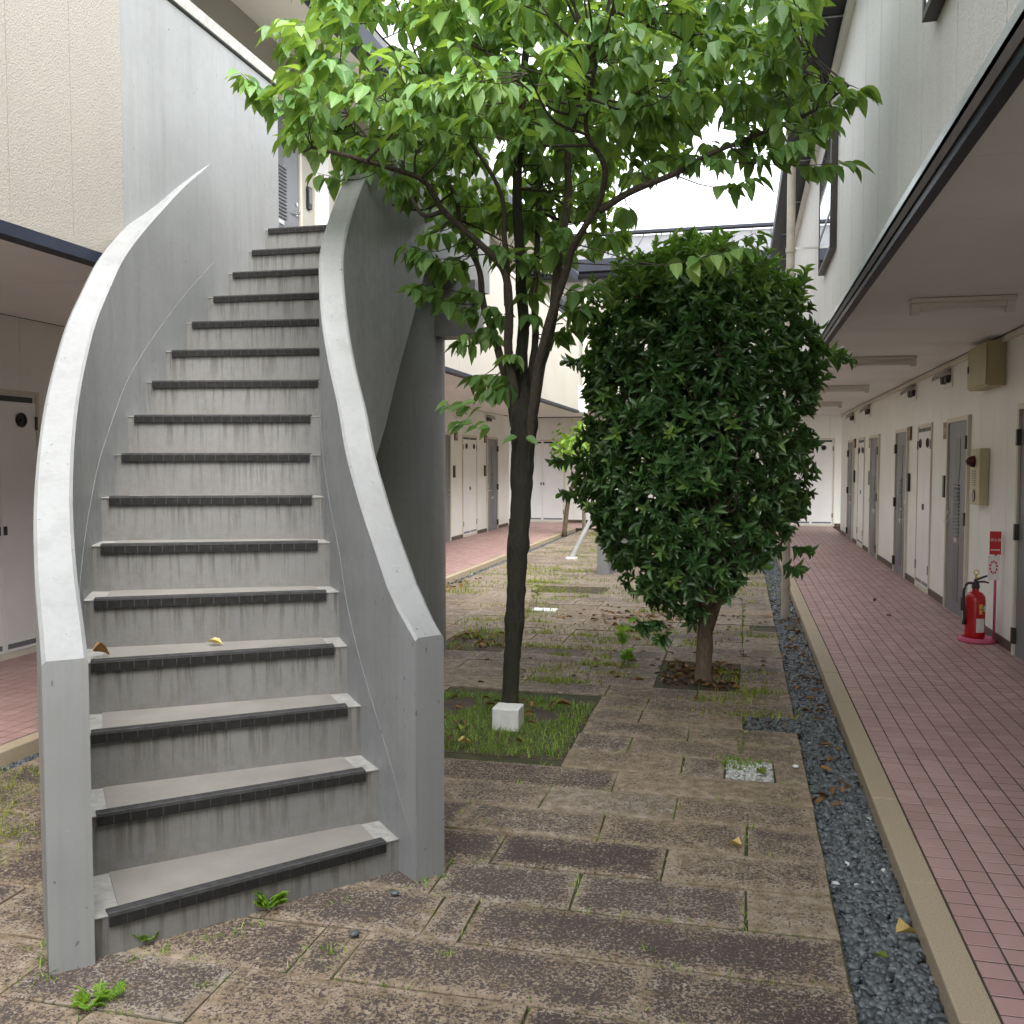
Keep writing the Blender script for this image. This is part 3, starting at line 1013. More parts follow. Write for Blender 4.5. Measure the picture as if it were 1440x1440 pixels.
def wrap_label(a0, a1, z0, z1, mat, nm):
    m = MB(); r0, r1 = .0822, .0835
    A = [math.radians(a0 + (a1 - a0) * k / 6) for k in range(7)]
    m.loft([[(cx + r1 * math.cos(a), cy + r1 * math.sin(a), z) for z in (z0, z1)] + [(cx + r0 * math.cos(a), cy + r0 * math.sin(a), z) for z in (z1, z0)] for a in A])
    return m.build(nm, mat, t)


wrap_label(-95, -40, .12, .24, M['label'], 'paper_label')
wrap_label(-50, -30, .30, .35, M['blue'], 'sticker')
wrap_label(-80, -58, .325, .365, M['yellow'], 'sticker')
wrap_label(-78, -60, .28, .318, M['yellow'], 'sticker')
# downpipe
t = empty('downpipe', (.47, 10.2, -.05), 'weathered tan downpipe rising from the pebble channel past the shrub to the right eave', 'downpipe')
m = MB(); m.tube([(.47, 10.2, -.08), (.47, 10.2, 4.86)], .042, 14); m.build('pipe', M['pipe'], t, auto=50)
for z in (.28, 2.0, 3.75):
    m = MB(); m.tube([(.47, 10.2, z), (.47, 10.2, z + .05)], .050, 14); m.build('pipe_band', M['pipe'], t)
for z in (2.9, 3.78):
    m = MB(); m.box(.515, .74, 10.19, 10.21, z, z + .02); m.build('bracket', M['steel'], t)

# ------------------------------------------------------------------ left building
XL, XP = -3.49, -3.505
lb = empty('apartment_building', (-5.65, 10, 0), 'two storey block behind the curved staircase with cream stucco and open upper gallery', 'building')
b = MB(); b.box(-5.9, -5.66, YN, 22.75, -.1, 2.8); b.build('wall', M['grout'], lb)
y = YN
while y < 22.74:
    ye = min(y + PW, 22.75)
    mb = MB(); mb.box(-.012, .004, -(ye - y) / 2 + .002, (ye - y) / 2 - .002, 0, 2.72)
    mb.local('wall_panel', M['panelwall'], lb, (-5.652, (y + ye) / 2, .03)); y = ye
ldoors = [(17.0, .88, False), (20.75, .88, True)]
for (ya, wd, hr) in ldoors: grey_door(lb, (-5.646, ya, .03), R(90), wd, 2.12, hr)
cabinet_doors(lb, (-5.646, 18.83, .03), R(90), 1.02, 2.12)
cabinet_doors(lb, (-5.646, 5.80, .03), R(90), .80, 2.10)
cabinet_doors(lb, (-5.646, 10.8, .03), R(90), .80, 2.12)
number_plate(lb, (-5.647, 18.32, 2.14), R(90)); number_plate(lb, (-5.647, 20.6, 2.14), R(90))
intercom(lb, (-5.647, 18.2, 1.42), R(90)); intercom(lb, (-5.647, 20.55, 1.42), R(90))
y = 1.8
for a, c in [(5.76, 6.64), (10.76, 11.64), (16.95, 17.93), (18.79, 19.89), (20.7, 21.68), (22.75, 22.75)]:
    m = MB(); m.box(-5.6475, -5.632, y, a, .031, .105); m.build('baseboard', M['brown'], lb); y = c
b = MB(); b.box(-5.9, -5.66, 22.752, 22.9, -.1, 2.8); b.build('end_wall', M['cream'], lb)
y = 3.4 - 13 * .928
while y < 22.2:
    ye = min(y + .928, 22.2)
    mb = MB(); mb.box(-1.03, 1.03, -(ye - y) / 2 + .003, (ye - y) / 2 - .003, 0, .012)
    mb.local('ceiling_board', M['ceil'], lb, (-4.60, (y + ye) / 2, 2.752)); y = ye
b = MB(); b.box(-5.9, -3.56, YN, 22.2, 2.768, 3.335); b.build('gallery_floor', M['ceil'], lb)
b = MB(); b.box(-3.575, -3.475, YN, 4.826, 2.690, 2.752); b.box(-3.575, -3.475, 7.9, 20.5, 2.700, 2.752); b.build('fascia', M['navy'], lb)
b = MB(); b.box(-5.9, -3.6, YN - .15, YN - .005, -.1, 5.5); b.build('end_wall', M['cream'], lb)
# stucco wall nearest the viewer
b = MB(); b.box(-3.75, -3.53, YN, 4.825, 2.755, 5.55); b.build('upper_wall', M['grout'], lb)
ys = [-9.0, -5.0, -.55, .35, 1.25, 2.15, 3.05, 3.95, 4.40, 4.83]
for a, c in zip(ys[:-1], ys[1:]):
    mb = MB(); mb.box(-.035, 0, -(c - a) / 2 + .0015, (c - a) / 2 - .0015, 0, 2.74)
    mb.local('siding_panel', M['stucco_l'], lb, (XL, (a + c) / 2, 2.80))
b = MB(); b.box(-3.53, -3.482, YN, 4.83, 2.756, 2.797); b.build('drip_moulding', M['stucco_l'], lb)
# parapet of painted concrete
b = MB(); b.box(-3.66, XP, 4.833, 6.75, 2.72, 4.46); b.build('parapet', M['concrete'], lb)
b = MB(); b.box(-3.69, XP + .02, 4.833, 6.77, 4.475, 4.56); b.build('parapet_cap', M['patch'], lb, bevel=.005)
b = MB(); b.box(-3.67, XP - .01, 4.833, 6.74, 4.461, 4.474); b.build('painted_cap_shadow', M['navy'], lb)  # solid dark strip, the shadow line under the cap put in as colour
# far parapet, one panel after the other
y = 7.9
while y < 20.5:
    ye = min(y + 1.8, 20.5)
    mb = MB(); mb.box(-.12, 0, -(ye - y) / 2 + .002, (ye - y) / 2 - .002, 0, 1.72)
    mb.local('gallery_panel', M['gallery'], lb, (-3.49, (y + ye) / 2, 2.756)); y = ye
b = MB(); b.box(-3.63, -3.47, 7.9, 20.52, 4.478, 4.54); b.build('gallery_cap', M['frame'], lb)
# gallery back wall, doors, roof
b = MB(); b.box(-4.9, -4.71, YN, 20.5, 3.336, 6.2); b.build('gallery_wall', M['gallery'], lb)
grey_door(lb, (-4.706, 8.66, 3.34), R(90), .84, 2.0, False)
intercom(lb, (-4.707, 9.75, 4.52), R(90))
cabinet_doors(lb, (-4.706, 9.92, 3.34), R(90), .86, 2.0)
grey_door(lb, (-4.706, 11.6, 3.34), R(90), .84, 2.0, True)
b = MB(); b.slab([(-3.62, 5.62), (-4.9, 5.98), (-4.9, 6.08), (-3.62, 5.72)], YN, 20.6); b.build('gallery_soffit', M['ceil_up'], lb)
b = MB(); b.box(-4.705, -3.74, 6.2, 6.36, 5.50, 5.66); b.build('soffit_beam', M['ceil_up'], lb)
b = MB(); b.box(-3.72, -3.53, YN, 20.6, 5.56, 5.74); b.build('gutter', M['navy'], lb)
b = MB(); b.slab([(-3.55, 5.75), (-9, 7.9), (-9, 8.0), (-3.55, 5.84)], YN, 20.8); b.build('roof', M['roof'], lb)
twin_vent((-5.646, 18.5, 2.60), R(90), 'twin steel vent hoods nearer the staircase on the left walk wall', VG)
twin_vent((-5.646, 20.85, 2.60), R(90), 'twin steel vent hoods nearer the dogwood trunk on the left walk wall', VG)

# ------------------------------------------------------------------ far building
fb = empty('apartment_building', (-2, 24.3, 0), 'block closing the far end of the courtyard under a pale standing seam roof', 'building')
b = MB(); b.box(-8, 5, 24.31, 24.6, -.1, 2.9); b.build('wall', M['grout'], fb)
x = -7.9
while x < 4.9:
    mb = MB(); mb.box(-.453, .453, -.004, .012, 0, 2.75); mb.local('wall_panel', M['panelwall'], fb, (x + .455, 24.302, .03)); x += .91
cabinet_doors(fb, (-5.66, 24.296, .03), 0, 1.14, 2.14)
cabinet_doors(fb, (1.18, 24.296, .03), 0, 1.02, 2.14)
b = MB(); b.box(-8, -5.72, 24.27, 24.2975, .031, .11); b.box(-4.45, 1.13, 24.27, 24.2975, .031, .11); b.box(2.25, 4, 24.27, 24.2975, .031, .11); b.build('baseboard', M['brown'], fb)
x = -7.9
while x < 4.9:
    mb = MB(); mb.box(-.452, .452, -1.0, 1.0, 0, .012); mb.local('ceiling_board', M['ceil'], fb, (x + .455, 23.27, 2.80)); x += .91
b = MB(); b.box(-8, 5, 22.21, 24.31, 2.815, 3.2); b.build('upper_floor_slab', M['grout'], fb)
b = MB(); b.box(-8, 5, 22.24, 24.6, 3.201, 6.15); b.build('upper_wall', M['grout'], fb)
x = -7.9
while x < 4.9:
    mb = MB(); mb.box(-.452, .452, 0, .03, 0, 3.2); mb.local('siding_panel', M['gallery'], fb, (x + .455, 22.205, 2.86)); x += .91
b = MB(); b.box(-4.35, -3.85, 22.17, 22.204, 4.6, 5.55); w_ = b.build('window', M['doorgrey'], fb)
b = MB(); b.box(-4.29, -3.91, 22.16, 22.169, 4.66, 5.49); b.build('pane', M['glass'], w_)
b = MB(); b.box(-8, 5, 21.75, 22.202, 5.93, 5.99); b.build('eave_soffit', M['navy'], fb)
b = MB(); b.box(-8, 5, 21.62, 21.75, 6.0, 6.27); b.build('gutter', M['navy'], fb)
b = MB(); b.add([(-8, 21.7, 6.28), (5, 21.7, 6.28), (5, 24.5, 7.42), (-8, 24.5, 7.42), (-8, 21.7, 6.22), (5, 21.7, 6.22), (5, 24.5, 7.36), (-8, 24.5, 7.36)],
                [(0, 1, 2, 3), (7, 6, 5, 4), (0, 4, 5, 1), (1, 5, 6, 2), (2, 6, 7, 3), (3, 7, 4, 0)]); rf = b.build('roof', M['roof'], fb)
for i in range(29):
    x = -7.9 + i * .45
    b = MB(); b.add([(x, 21.68, 6.281), (x + .022, 21.68, 6.281), (x + .022, 24.5, 7.425), (x, 24.5, 7.425), (x, 21.68, 6.33), (x + .022, 21.68, 6.33), (x + .022, 24.5, 7.47), (x, 24.5, 7.47)],
                    [(0, 3, 2, 1), (4, 5, 6, 7), (0, 1, 5, 4), (1, 2, 6, 5), (2, 3, 7, 6), (3, 0, 4, 7)]); b.build('roof_seam', M['roof'], rf)
b = MB(); b.box(-8, 5, 24.38, 24.6, 7.475, 7.54); b.build('ridge_cap', M['navy'], fb)
t = empty('downpipe', (-3.62, 22.1, 3), 'pale downpipe on the far block beside the cream gallery wall', 'downpipe')
m = MB(); m.tube([(-3.62, 22.1, 0), (-3.62, 22.1, 5.93)], .045, 12); m.build('pipe', M['lampwhite'], t, smooth=True)

# ------------------------------------------------------------------ curved staircase
NN = [.90, 1, 2, 3, 4, 5, 6, 7, 8, 9, 10, 11, 12, 13, 14, 15, 16, 17.2]
LP = [(-1.963, 2.495), (-1.99, 2.525), (-2.22, 2.775), (-2.415, 3.005), (-2.60, 3.25), (-2.775, 3.505), (-2.925, 3.755), (-3.055, 4.0), (-3.172, 4.265), (-3.285, 4.54),
      (-3.375, 4.84), (-3.44, 5.14), (-3.475, 5.42), (-3.50, 5.72), (-3.515, 6.0), (-3.52, 6.28), (-3.52, 6.53), (-3.52, 6.85)]
AN = [50, 49, 42, 37.4, 33, 28.5, 24, 20, 16.2, 12.8, 9.8, 7, 5, 3.2, 1.8, .8, 0, 0]
NR = [.30, 1, 2, 3, 4] + NN[5:]
RP = [(-1.172, 3.287), (-1.272, 3.365), (-1.412, 3.515), (-1.553, 3.668), (-1.693, 3.852)] + [(p[0] + w_ * math.cos(R(a)), p[1] + w_ * math.sin(R(a))) for p, a, w_ in zip(LP[5:], AN[5:], [1.10, 1.09, 1.08, 1.07, 1.07, 1.08, 1.09, 1.10, 1.11, 1.12, 1.13, 1.13, 1.13])]
RISE = .214


def zn(n): return 1.58 + (n - 7.78) * RISE


def itp(n, xs, ys):
    return float(np.interp(n, xs, ys))


def smooth_at(n, arr, xs):
    # Catmull-Rom over the sample index
    k = float(np.interp(n, xs, range(len(xs))))
    i = min(int(k), len(xs) - 2); t = k - i
    g = lambda j: np.array(arr[max(0, min(j, len(arr) - 1))], float)
    a, b_, c, d = g(i - 1), g(i), g(i + 1), g(i + 2)
    if i == 0: a = 2 * b_ - c
    return 0.5 * ((2 * b_) + (c - a) * t + (2 * a - 5 * b_ + 4 * c - d) * t * t + (3 * b_ - a - 3 * c + d) * t ** 3)


def Lp(n): return smooth_at(n, LP, NN)


def Rp(n): return smooth_at(n, RP, NR)


def zbot(n): return itp(n, [.7, 7.2, 10, 13, 15, 16.4, 18], [-.04, -.04, .95, 1.82, 2.56, 3.03, 3.03])


st = empty('staircase', (-2.4, 4.0, 0), 'curved grey painted concrete staircase with solid balustrades climbing to the upper gallery', 'staircase')


def balustrade(path, z_top, z_bot, thick, side, name):
    """path: list of plan points of the inner face; side +1 puts the thickness to the right of travel"""
    rings = []
    m = len(path)
    for k in range(m):
        p = np.array(path[k]); t_ = np.array(path[min(k + 1, m - 1)]) - np.array(path[max(k - 1, 0)])
        t_ /= np.linalg.norm(t_)
        nrm = np.array([t_[1], -t_[0]]) * side
        q = p + nrm * thick
        c = .012
        zt, zb = z_top[k], z_bot[k]
        pi, qi = p + nrm * c, q - nrm * c
        rings.append([(p[0], p[1], zb), (p[0], p[1], zt - c), (pi[0], pi[1], zt), (qi[0], qi[1], zt), (q[0], q[1], zt - c), (q[0], q[1], zb)])
    mb = MB(); mb.loft(rings, True, True)
    return mb.build(name, M['concrete'], st, auto=32)


ns = np.linspace(.90, 14.6, 90)
balustrade([Lp(n) for n in ns], [zn(n) + .87 for n in ns], [zbot(n) for n in ns], .13, -1, 'balustrade')
ns = np.linspace(.30, 16.6, 96)
path = [Rp(n) for n in ns]; zt = [min(zn(n) + .87 + .08 * max(0, 1 - (n - .3) / 1.2) + .012 * max(0, n - 8), 4.42) for n in ns]; zb_ = [zbot(n) for n in ns]
for k in range(1, 13):
    f = k / 12
    path.append(np.array([-2.39 + .15 * f ** 1.4, 6.70 + 1.18 * f])); zt.append(min(zt[95] + .25 * f, 4.45)); zb_.append(3.03)
balustrade(path, zt, zb_, .13, +1, 'balustrade')


def stringer(P_, nlist, side):
    rings = []
    pts = [P_(n) for n in nlist]; m_ = len(pts)
    for k, n in enumerate(nlist):
        t_ = pts[min(k + 1, m_ - 1)] - pts[max(k - 1, 0)]; t_ /= np.linalg.norm(t_)
        nrm = np.array([t_[1], -t_[0]]) * side
        p, q = pts[k] - nrm * .004, pts[k] + nrm * .0014
        z1, z0 = zn(n) + .19, max(zn(n) - .3, -.04)
        if n < 1.3: z1 = zn(n) + .19 - (1.3 - n) * .05
        rings.append([(p[0], p[1], z0), (q[0], q[1], z0), (q[0], q[1], z1), (p[0], p[1], z1)])
    mb = MB(); mb.loft(rings, True, True)
    mb.build('stringer', M['smoothpaint'], st, auto=32)


stringer(Lp, np.linspace(1.0, 16.2, 80), 1)
stringer(Rp, np.linspace(.45, 16.2, 84), -1)


def lerp2(a, b_, s): return a + (b_ - a) * s


for n in range(1, 17):
    A, B, C_, D = Lp(n), Rp(n), Rp(n + 1), Lp(n + 1)
    if n == 16: C_, D = np.array([-2.40, 7.85]), np.array([-3.56, 7.85])
    u = (B - A) / np.linalg.norm(B - A)
    fw = np.array([-u[1], u[0]])
    A2, B2 = A - u * .06, B + u * .05
    C2, D2 = C_ + u * .05 + fw * .03, D - u * .06 + fw * .03
    z = zn(n)
    z0 = max(-.06, z - RISE - .2)
    poly = [A2, B2, C2, D2]
    mb = MB()
    mb.loft([[(p[0], p[1], z0) for p in poly], [(p[0], p[1], max(z - RISE, z0 + .01)) for p in poly], [(p[0], p[1], z - .004) for p in poly]], True, True, [0] * 8 + [1] * 4)
    sp = mb.build('step', M['riser'], st, 'h')
    mb = MB(); q = [A - u * .01 - fw * .004, B + u * .005 - fw * .004, C_ + u * .005 + fw * .02, D - u * .01 + fw * .02]
    mb.prism([tuple(p) for p in q], z - .0038, z); mb.build('tread_edge', M['patch'], sp)
    mb = MB(); s0, s1 = (.075, .925)
    q = [lerp2(A, B, s0) + fw * .036, lerp2(A, B, s1) + fw * .036, lerp2(D, C_, s1) + fw * .01, lerp2(D, C_, s0) + fw * .01]
    mb.prism([tuple(p) for p in q], z + .0003, z + .004); mb.build('tread_mat', M['mat'], sp)
    mb = MB(); p0, p1 = lerp2(A, B, .04), lerp2(A, B, .945)
    q = [p0 - fw * .012, p1 - fw * .012, p1 + fw * .035, p0 + fw * .035]
    mb.prism([tuple(p) for p in q], z + .0003, z + .007)
    q = [p0 - fw * .0135, p1 - fw * .0135, p1 - fw * .0045, p0 - fw * .0045]
    mb.prism([tuple(p) for p in q], z - .036, z)
    for k in (0, 1, 2):
        o_ = .004 + k * .011
        q = [p0 + fw * o_, p1 + fw * o_, p1 + fw * (o_ + .005), p0 + fw * (o_ + .005)]
        mb.prism([tuple(p) for p in q], z + .0072, z + .0088)
    mb.build('nosing_top', M['rubberworn'], sp)
    mb = MB()
    cnt = 18
    for k in range(cnt):
        a_, b2 = lerp2(p0, p1, (k + .035) / cnt), lerp2(p0, p1, (k + .965) / cnt)
        q = [a_ - fw * .0165, b2 - fw * .0165, b2 - fw * .0137, a_ - fw * .0137]
        mb.prism([tuple(p) for p in q], z - .035, z - .002)
    mb.build('nosing', M['rubber'], sp)
# landing, its column and beam
b = MB(); b.prism([(-3.56, 6.62), (-2.40, 6.62), (-2.40, 6.9), (-2.16, 7.9), (-3.56, 7.9)], 3.035, 3.12); b.build('landing_slab', M['concrete'], st)
b = MB(); b.prism([(-3.50, 7.80), (-2.18, 7.80), (-2.16, 7.92), (-3.50, 7.92)], 3.125, 4.42); b.build('landing_parapet', M['concrete'], st)
m = MB(); m.lathe([(.55, -.05), (.55, 3.03)], (-2.93, 7.35, 0), 40); m.build('column', M['concrete'], st, auto=40)
b = MB(); b.box(-2.6, -2.06, 7.22, 7.48, 2.60, 3.033); b.build('beam', M['concrete'], st)

# ------------------------------------------------------------------ leaves
def leaf_template(rows, fold, droop):
    """rows: list of (u, halfwidth); returns verts (u,v,w,|v| side) and faces"""
    V = [(0, 0, 0)]; F = []
    for u, h in rows:
        d = -droop * u * u
        V += [(u, -h, fold * h + d), (u, 0, d), (u, h, fold * h + d)]
    V.append((1, 0, -droop))
    F += [(0, 1, 2), (0, 2, 3)]
    for k in range(len(rows) - 1):
        o = 1 + 3 * k
        F += [(o, o + 3, o + 4, o + 1), (o + 1, o + 4, o + 5, o + 2)]
    o = 1 + 3 * (len(rows) - 1); e = len(V) - 1
    F += [(o, e, o + 1), (o + 1, e, o + 2)]
    return np.array(V), F


T_DOG = leaf_template([(.05, .38), (.15, .76), (.31, .98), (.50, .95), (.71, .64), (.88, .27)], .13, .22)
T_OSM = leaf_template([(.16, .58), (.44, 1.0), (.76, .66)], .26, .20)
T_WEED = leaf_template([(.3, .8), (.65, .7)], .2, .25)


def orient(T, N):
    T = T / np.linalg.norm(T, axis=1, keepdims=True)
    N = N - (N * T).sum(1, keepdims=True) * T
    N = N / (np.linalg.norm(N, axis=1, keepdims=True) + 1e-9)
    return T, np.cross(N, T), N


def leaf_verts(tmpl, P, T, N, L, W):
    V, F = tmpl
    T, Sd, N = orient(T, N)
    return (P[:, None, :] + T[:, None, :] * (V[None, :, 0, None] * L[:, None, None])
            + Sd[:, None, :] * (V[None, :, 1, None] * (W * .5)[:, None, None])
            + N[:, None, :] * (V[None, :, 2, None] * L[:, None, None]))


def leaves_object(name, tmpl, P, T, N, L, W, rnd, mat, parent, kind='stuff', label=None):
    V, F = tmpl
    m, n = len(V), len(P)
    X = leaf_verts(tmpl, P, T, N, L, W).reshape(-1, 3)
    off = ORG[parent.name] if parent else Vector((0, 0, 0))
    X = X - np.array(off)
    faces = []
    for k in range(n):
        o = k * m
        faces += [tuple(o + i for i in f) for f in F]
    me = np_mesh(name, X, faces, {'rnd': np.repeat(rnd, m)}, {'luv': np.tile(V, (n, 1))}, smooth=True)
    o = link(name, me, mat, parent)
    if kind: o['kind'] = kind
    if label: o['label'] = label
    return o


CAMP = np.array([0, 0, EYE])
CF = np.array([-math.sin(R(13.6915)), math.cos(R(13.6915)), 0])
CR = np.array([math.cos(R(13.6915)), math.sin(R(13.6915)), 0])


def split_leaves(tmpl, P, T, N, L, W, rnd, mat, parent, nsingle, rest_name):
    """the leaves that show largest are parts of their own, the rest one part"""
    d = P - CAMP
    f = d @ CF; r = d @ CR; u = d[:, 2]
    vis = (f > .5) & (np.abs(r / f) < .54) & (u / f < .48)
    size = np.where(vis, L / np.maximum(f, .1), 0)
    order = np.argsort(-size)
    top, rest = order[:nsingle], order[nsingle:]
    V, F = tmpl
    X = leaf_verts(tmpl, P[top], T[top], N[top], L[top], W[top])
    for k, i in enumerate(top):
        me = np_mesh('leaf', X[k] - P[i], F, {'rnd': np.full(len(V), rnd[i])}, {'luv': V}, smooth=True, mat=mat)
        link('leaf', me, None, parent, P[i])
    leaves_object(rest_name, tmpl, P[rest], T[rest], N[rest], L[rest], W[rest], rnd[rest], mat, parent)


def unit(v): return v / (np.linalg.norm(v) + 1e-9)


# ------------------------------------------------------------------ dogwood
LIMBS = {
 'trunk': [(-1.363, 5.52, 0.0), (-1.35, 5.54, 0.369), (-1.332, 5.56, 0.718), (-1.323, 5.58, 1.066), (-1.306, 5.6, 1.371), (-1.297, 5.6, 1.632), (-1.284, 5.6, 1.90), (-1.29, 5.61, 2.12)],
 'a': [(-1.328, 5.6, 1.806), (-1.366, 5.5, 2.312), (-1.346, 5.4, 2.65), (-1.46, 5.3, 2.84), (-1.64, 5.15, 3.007), (-1.731, 5.0, 3.144), (-1.946, 4.75, 3.183), (-2.189, 4.6, 3.236)],
 'b': [(-1.342, 5.62, 1.80), (-1.507, 5.75, 2.347), (-1.636, 5.85, 2.725), (-1.784, 6.0, 3.096), (-1.926, 6.1, 3.489), (-2.332, 6.25, 4.044)],
 'c': [(-1.293, 5.62, 1.75), (-1.309, 5.65, 2.329), (-1.327, 5.65, 2.76), (-1.333, 5.6, 3.302), (-1.298, 5.6, 3.76), (-1.286, 5.6, 4.258), (-1.299, 5.6, 4.9)],
 'd': [(-1.266, 5.64, 1.80), (-1.266, 5.8, 2.39), (-1.286, 5.95, 3.042), (-1.292, 6.2, 3.704), (-1.164, 6.4, 4.419)],
 'e': [(-1.235, 5.58, 1.78), (-1.132, 5.5, 2.304), (-1.046, 5.45, 2.707), (-1.0, 5.4, 3.019), (-0.95, 5.3, 3.384), (-0.788, 5.2, 3.833), (-0.623, 5.1, 4.178)],
 'f': [(-1.22, 5.55, 1.80), (-1.124, 5.4, 2.345), (-0.951, 5.25, 2.702), (-0.843, 5.15, 2.869), (-0.717, 5.0, 3.12), (-0.785, 4.85, 3.295), (-0.712, 4.7, 3.548)],
 'g': [(-0.761, 5.1, 2.942), (-0.578, 5.1, 3.036), (-0.354, 5.1, 3.113), (-0.155, 5.15, 3.216), (0.152, 5.2, 3.337), (.36, 5.2, 3.42), (.52, 5.2, 3.52)],
 'h': [(-1.354, 5.45, 2.514), (-1.388, 5.5, 2.901), (-1.405, 5.5, 3.153), (-1.588, 5.45, 3.483), (-1.801, 5.3, 3.816)],
 'i': [(-1.64, 5.15, 3.007), (-1.832, 5.25, 3.032), (-2.017, 5.4, 3.334), (-2.425, 5.5, 3.782)],
}
RAD = {'trunk': (.070, .085), 'a': (.036, .010), 'b': (.034, .010), 'c': (.050, .016), 'd': (.030, .012), 'e': (.044, .012), 'f': (.034, .010), 'g': (.022, .007), 'h': (.022, .008), 'i': (.016, .006)}
dt = empty('dogwood_tree', (-1.36, 5.52, 0), 'slender dogwood with mossy dark trunk and broad drooping green leaves in the grass bed', 'tree')
NODES = []
for k, pts in LIMBS.items():
    if k in 'abcdef': pts = [(-1.298 + (pts[0][0] + 1.298) * .35, 5.60 + (pts[0][1] - 5.60) * .35, 1.62)] + pts
    c = catmull(pts, 8 * (len(pts) - 1))
    n = len(c)
    r0, r1 = RAD[k]
    if k == 'trunk':
        rad = []
        for i, p in enumerate(c):
            z = p.z
            r = .046 + .026 * z / 1.9 + .013 * math.exp(-((z - 1.08) / .05) ** 2) + .009 * math.exp(-((z - .62) / .05) ** 2) + .004 * math.exp(-((z - 1.55) / .06) ** 2) + .03 * math.exp(-z / .07) + .016 * math.exp(-((z - 1.86) / .13) ** 2)
            rad.append(r * min(1, max(.12, (2.12 - z) / .24)))
    else:
        rad = [(r0 + (r1 - r0) * (i / (n - 1)) ** .8) * (min(1, .55 + .45 * i / 9) if k in 'abcdef' else 1) for i in range(n)]
        c = [p + Vector((mnoise.noise(p * 3), mnoise.noise(p * 3 + Vector((9, 0, 0))), 0)) * .035 * min(1, i / 6) for i, p in enumerate(c)]
        NODES += [(np.array(p), rad[i]) for i, p in enumerate(c) if i > (13 if k in 'abcdef' else 5)]
    m = MB(); m.tube(c, rad, 14 if k == 'trunk' else 8, wob=.16 if k == 'trunk' else .12)
    m.build('trunk' if k == 'trunk' else ('stem' if k in 'abcdef' else 'limb'), M['bark'] if k in ('trunk', 'c') else M['bark2'], dt, smooth=True)

LOW = [(-0.5, 5.2, 3.2), (-.3, 5.4, 3.3), (-.12, 5.0, 3.14), (.05, 5.1, 3.06), (.1, 5.6, 3.45), (.3, 5.3, 3.4), (-.2, 5.6, 3.42), (-.45, 5.6, 3.38), (.25, 5.0, 3.2), (-.05, 5.3, 3.3), (.15, 5.2, 3.2), (-0.3, 5.15, 3.22), (0.0, 5.2, 3.33), (.2, 5.0, 3.36), (.42, 5.25, 3.45), (-1.81, 5.3, 2.92), (-1.9, 5.25, 2.85), (-1.8, 5.4, 2.8), (-1.82, 5.9, 2.92), (-1.92, 5.5, 2.67), (-1.82, 5.9, 2.65), (-1.67, 5.8, 2.69), (-1.53, 5.7, 2.56), (-1.66, 5.6, 2.38), (-1.53, 5.7, 2.39), (-1.57, 5.6, 2.11), (-1.34, 5.5, 2.23), (-1.43, 5.5, 2.02), (-1.25, 5.6, 2.49), (-1.25, 5.5, 2.81), (-1.4, 5.4, 2.84), (-1.25, 5.9, 2.72), (-1.07, 5.9, 2.89), (-0.97, 5.7, 2.54), (-0.88, 5.6, 2.65), (-1.03, 5.8, 2.43), (-1.04, 5.3, 2.88), (-0.76, 5.3, 2.86), (-0.65, 5.4, 3.0), (-0.86, 5.2, 3.07), (-1.69, 5.8, 3.07), (-1.53, 5.9, 3.18), (-1.25, 5.8, 3.14), (-0.02, 5.0, 2.68), (0.05, 5.0, 2.75), (0.51, 5.2, 3.13), (0.56, 5.2, 3.5), (0.39, 5.1, 3.3), (0.26, 5.1, 3.2), (0.32, 5.1, 3.5), (-2.61, 4.7, 3.55), (-2.46, 4.7, 3.42), (-2.45, 4.8, 3.9), (-2.32, 4.7, 3.28), (-2.12, 4.8, 3.2), (-2.0, 4.9, 3.17), (-1.87, 5.0, 3.17), (-2.23, 4.7, 3.66)]
tr = np.random.default_rng(3)
CX, CY = -1.02, 5.55


def in_crown(p):
    dx, dy = p[0] - CX, p[1] - CY
    rr = math.hypot(dx / 1.55, dy / 1.55)
    if rr > 1.0 + .22 * mnoise.noise(Vector((p[0] * 1.3, p[1] * 1.3, p[2]))): return False
    zl = 3.24 - .10 * rr + (.16 if dx < -.75 else 0) + (.24 + .30 * max(0, dy) if dx > .15 else 0) + .16 * mnoise.noise(Vector((p[0] * 2, p[1] * 2, 3)))
    zu = 5.0 - .8 * rr ** 2
    if not zl < p[2] < zu: return False
    # gaps between the tiers, mostly out on the right side
    gap = mnoise.noise(Vector((p[0] * 1.1, p[1] * 1.1, p[2] * 2.6)))
    return gap > (-.04 if dx > .6 else -.40)


SEC = []
tries = 0
while len(SEC) < 150 and tries < 20000:
    tries += 1
    p = np.array([CX + tr.uniform(-1.6, 1.6), CY + tr.uniform(-1.6, 1.6), tr.uniform(3.1, 5.2)])
    if in_crown(p): SEC.append(p)
tw = MB()
limb_nodes = list(NODES)


def connect(p, nodes, r1, r_cap, steps=7):
    A = np.array([q for q, _ in nodes])
    d = np.linalg.norm((A - p) * np.array([1, 1, 1.0]), axis=1) + np.where(A[:, 2] > p[2] + .05, .6, 0)
    i = int(np.argmin(d))
    a, ra = nodes[i]
    ra = min(ra * .8, r_cap)
    mid = (a + p) / 2 + np.array([0, 0, -.08 * np.linalg.norm(p - a)]) + tr.normal(0, .03, 3)
    c = catmull([a, mid, p], steps)
    rad = [ra + (r1 - ra) * k / steps for k in range(steps + 1)]
    return c, rad


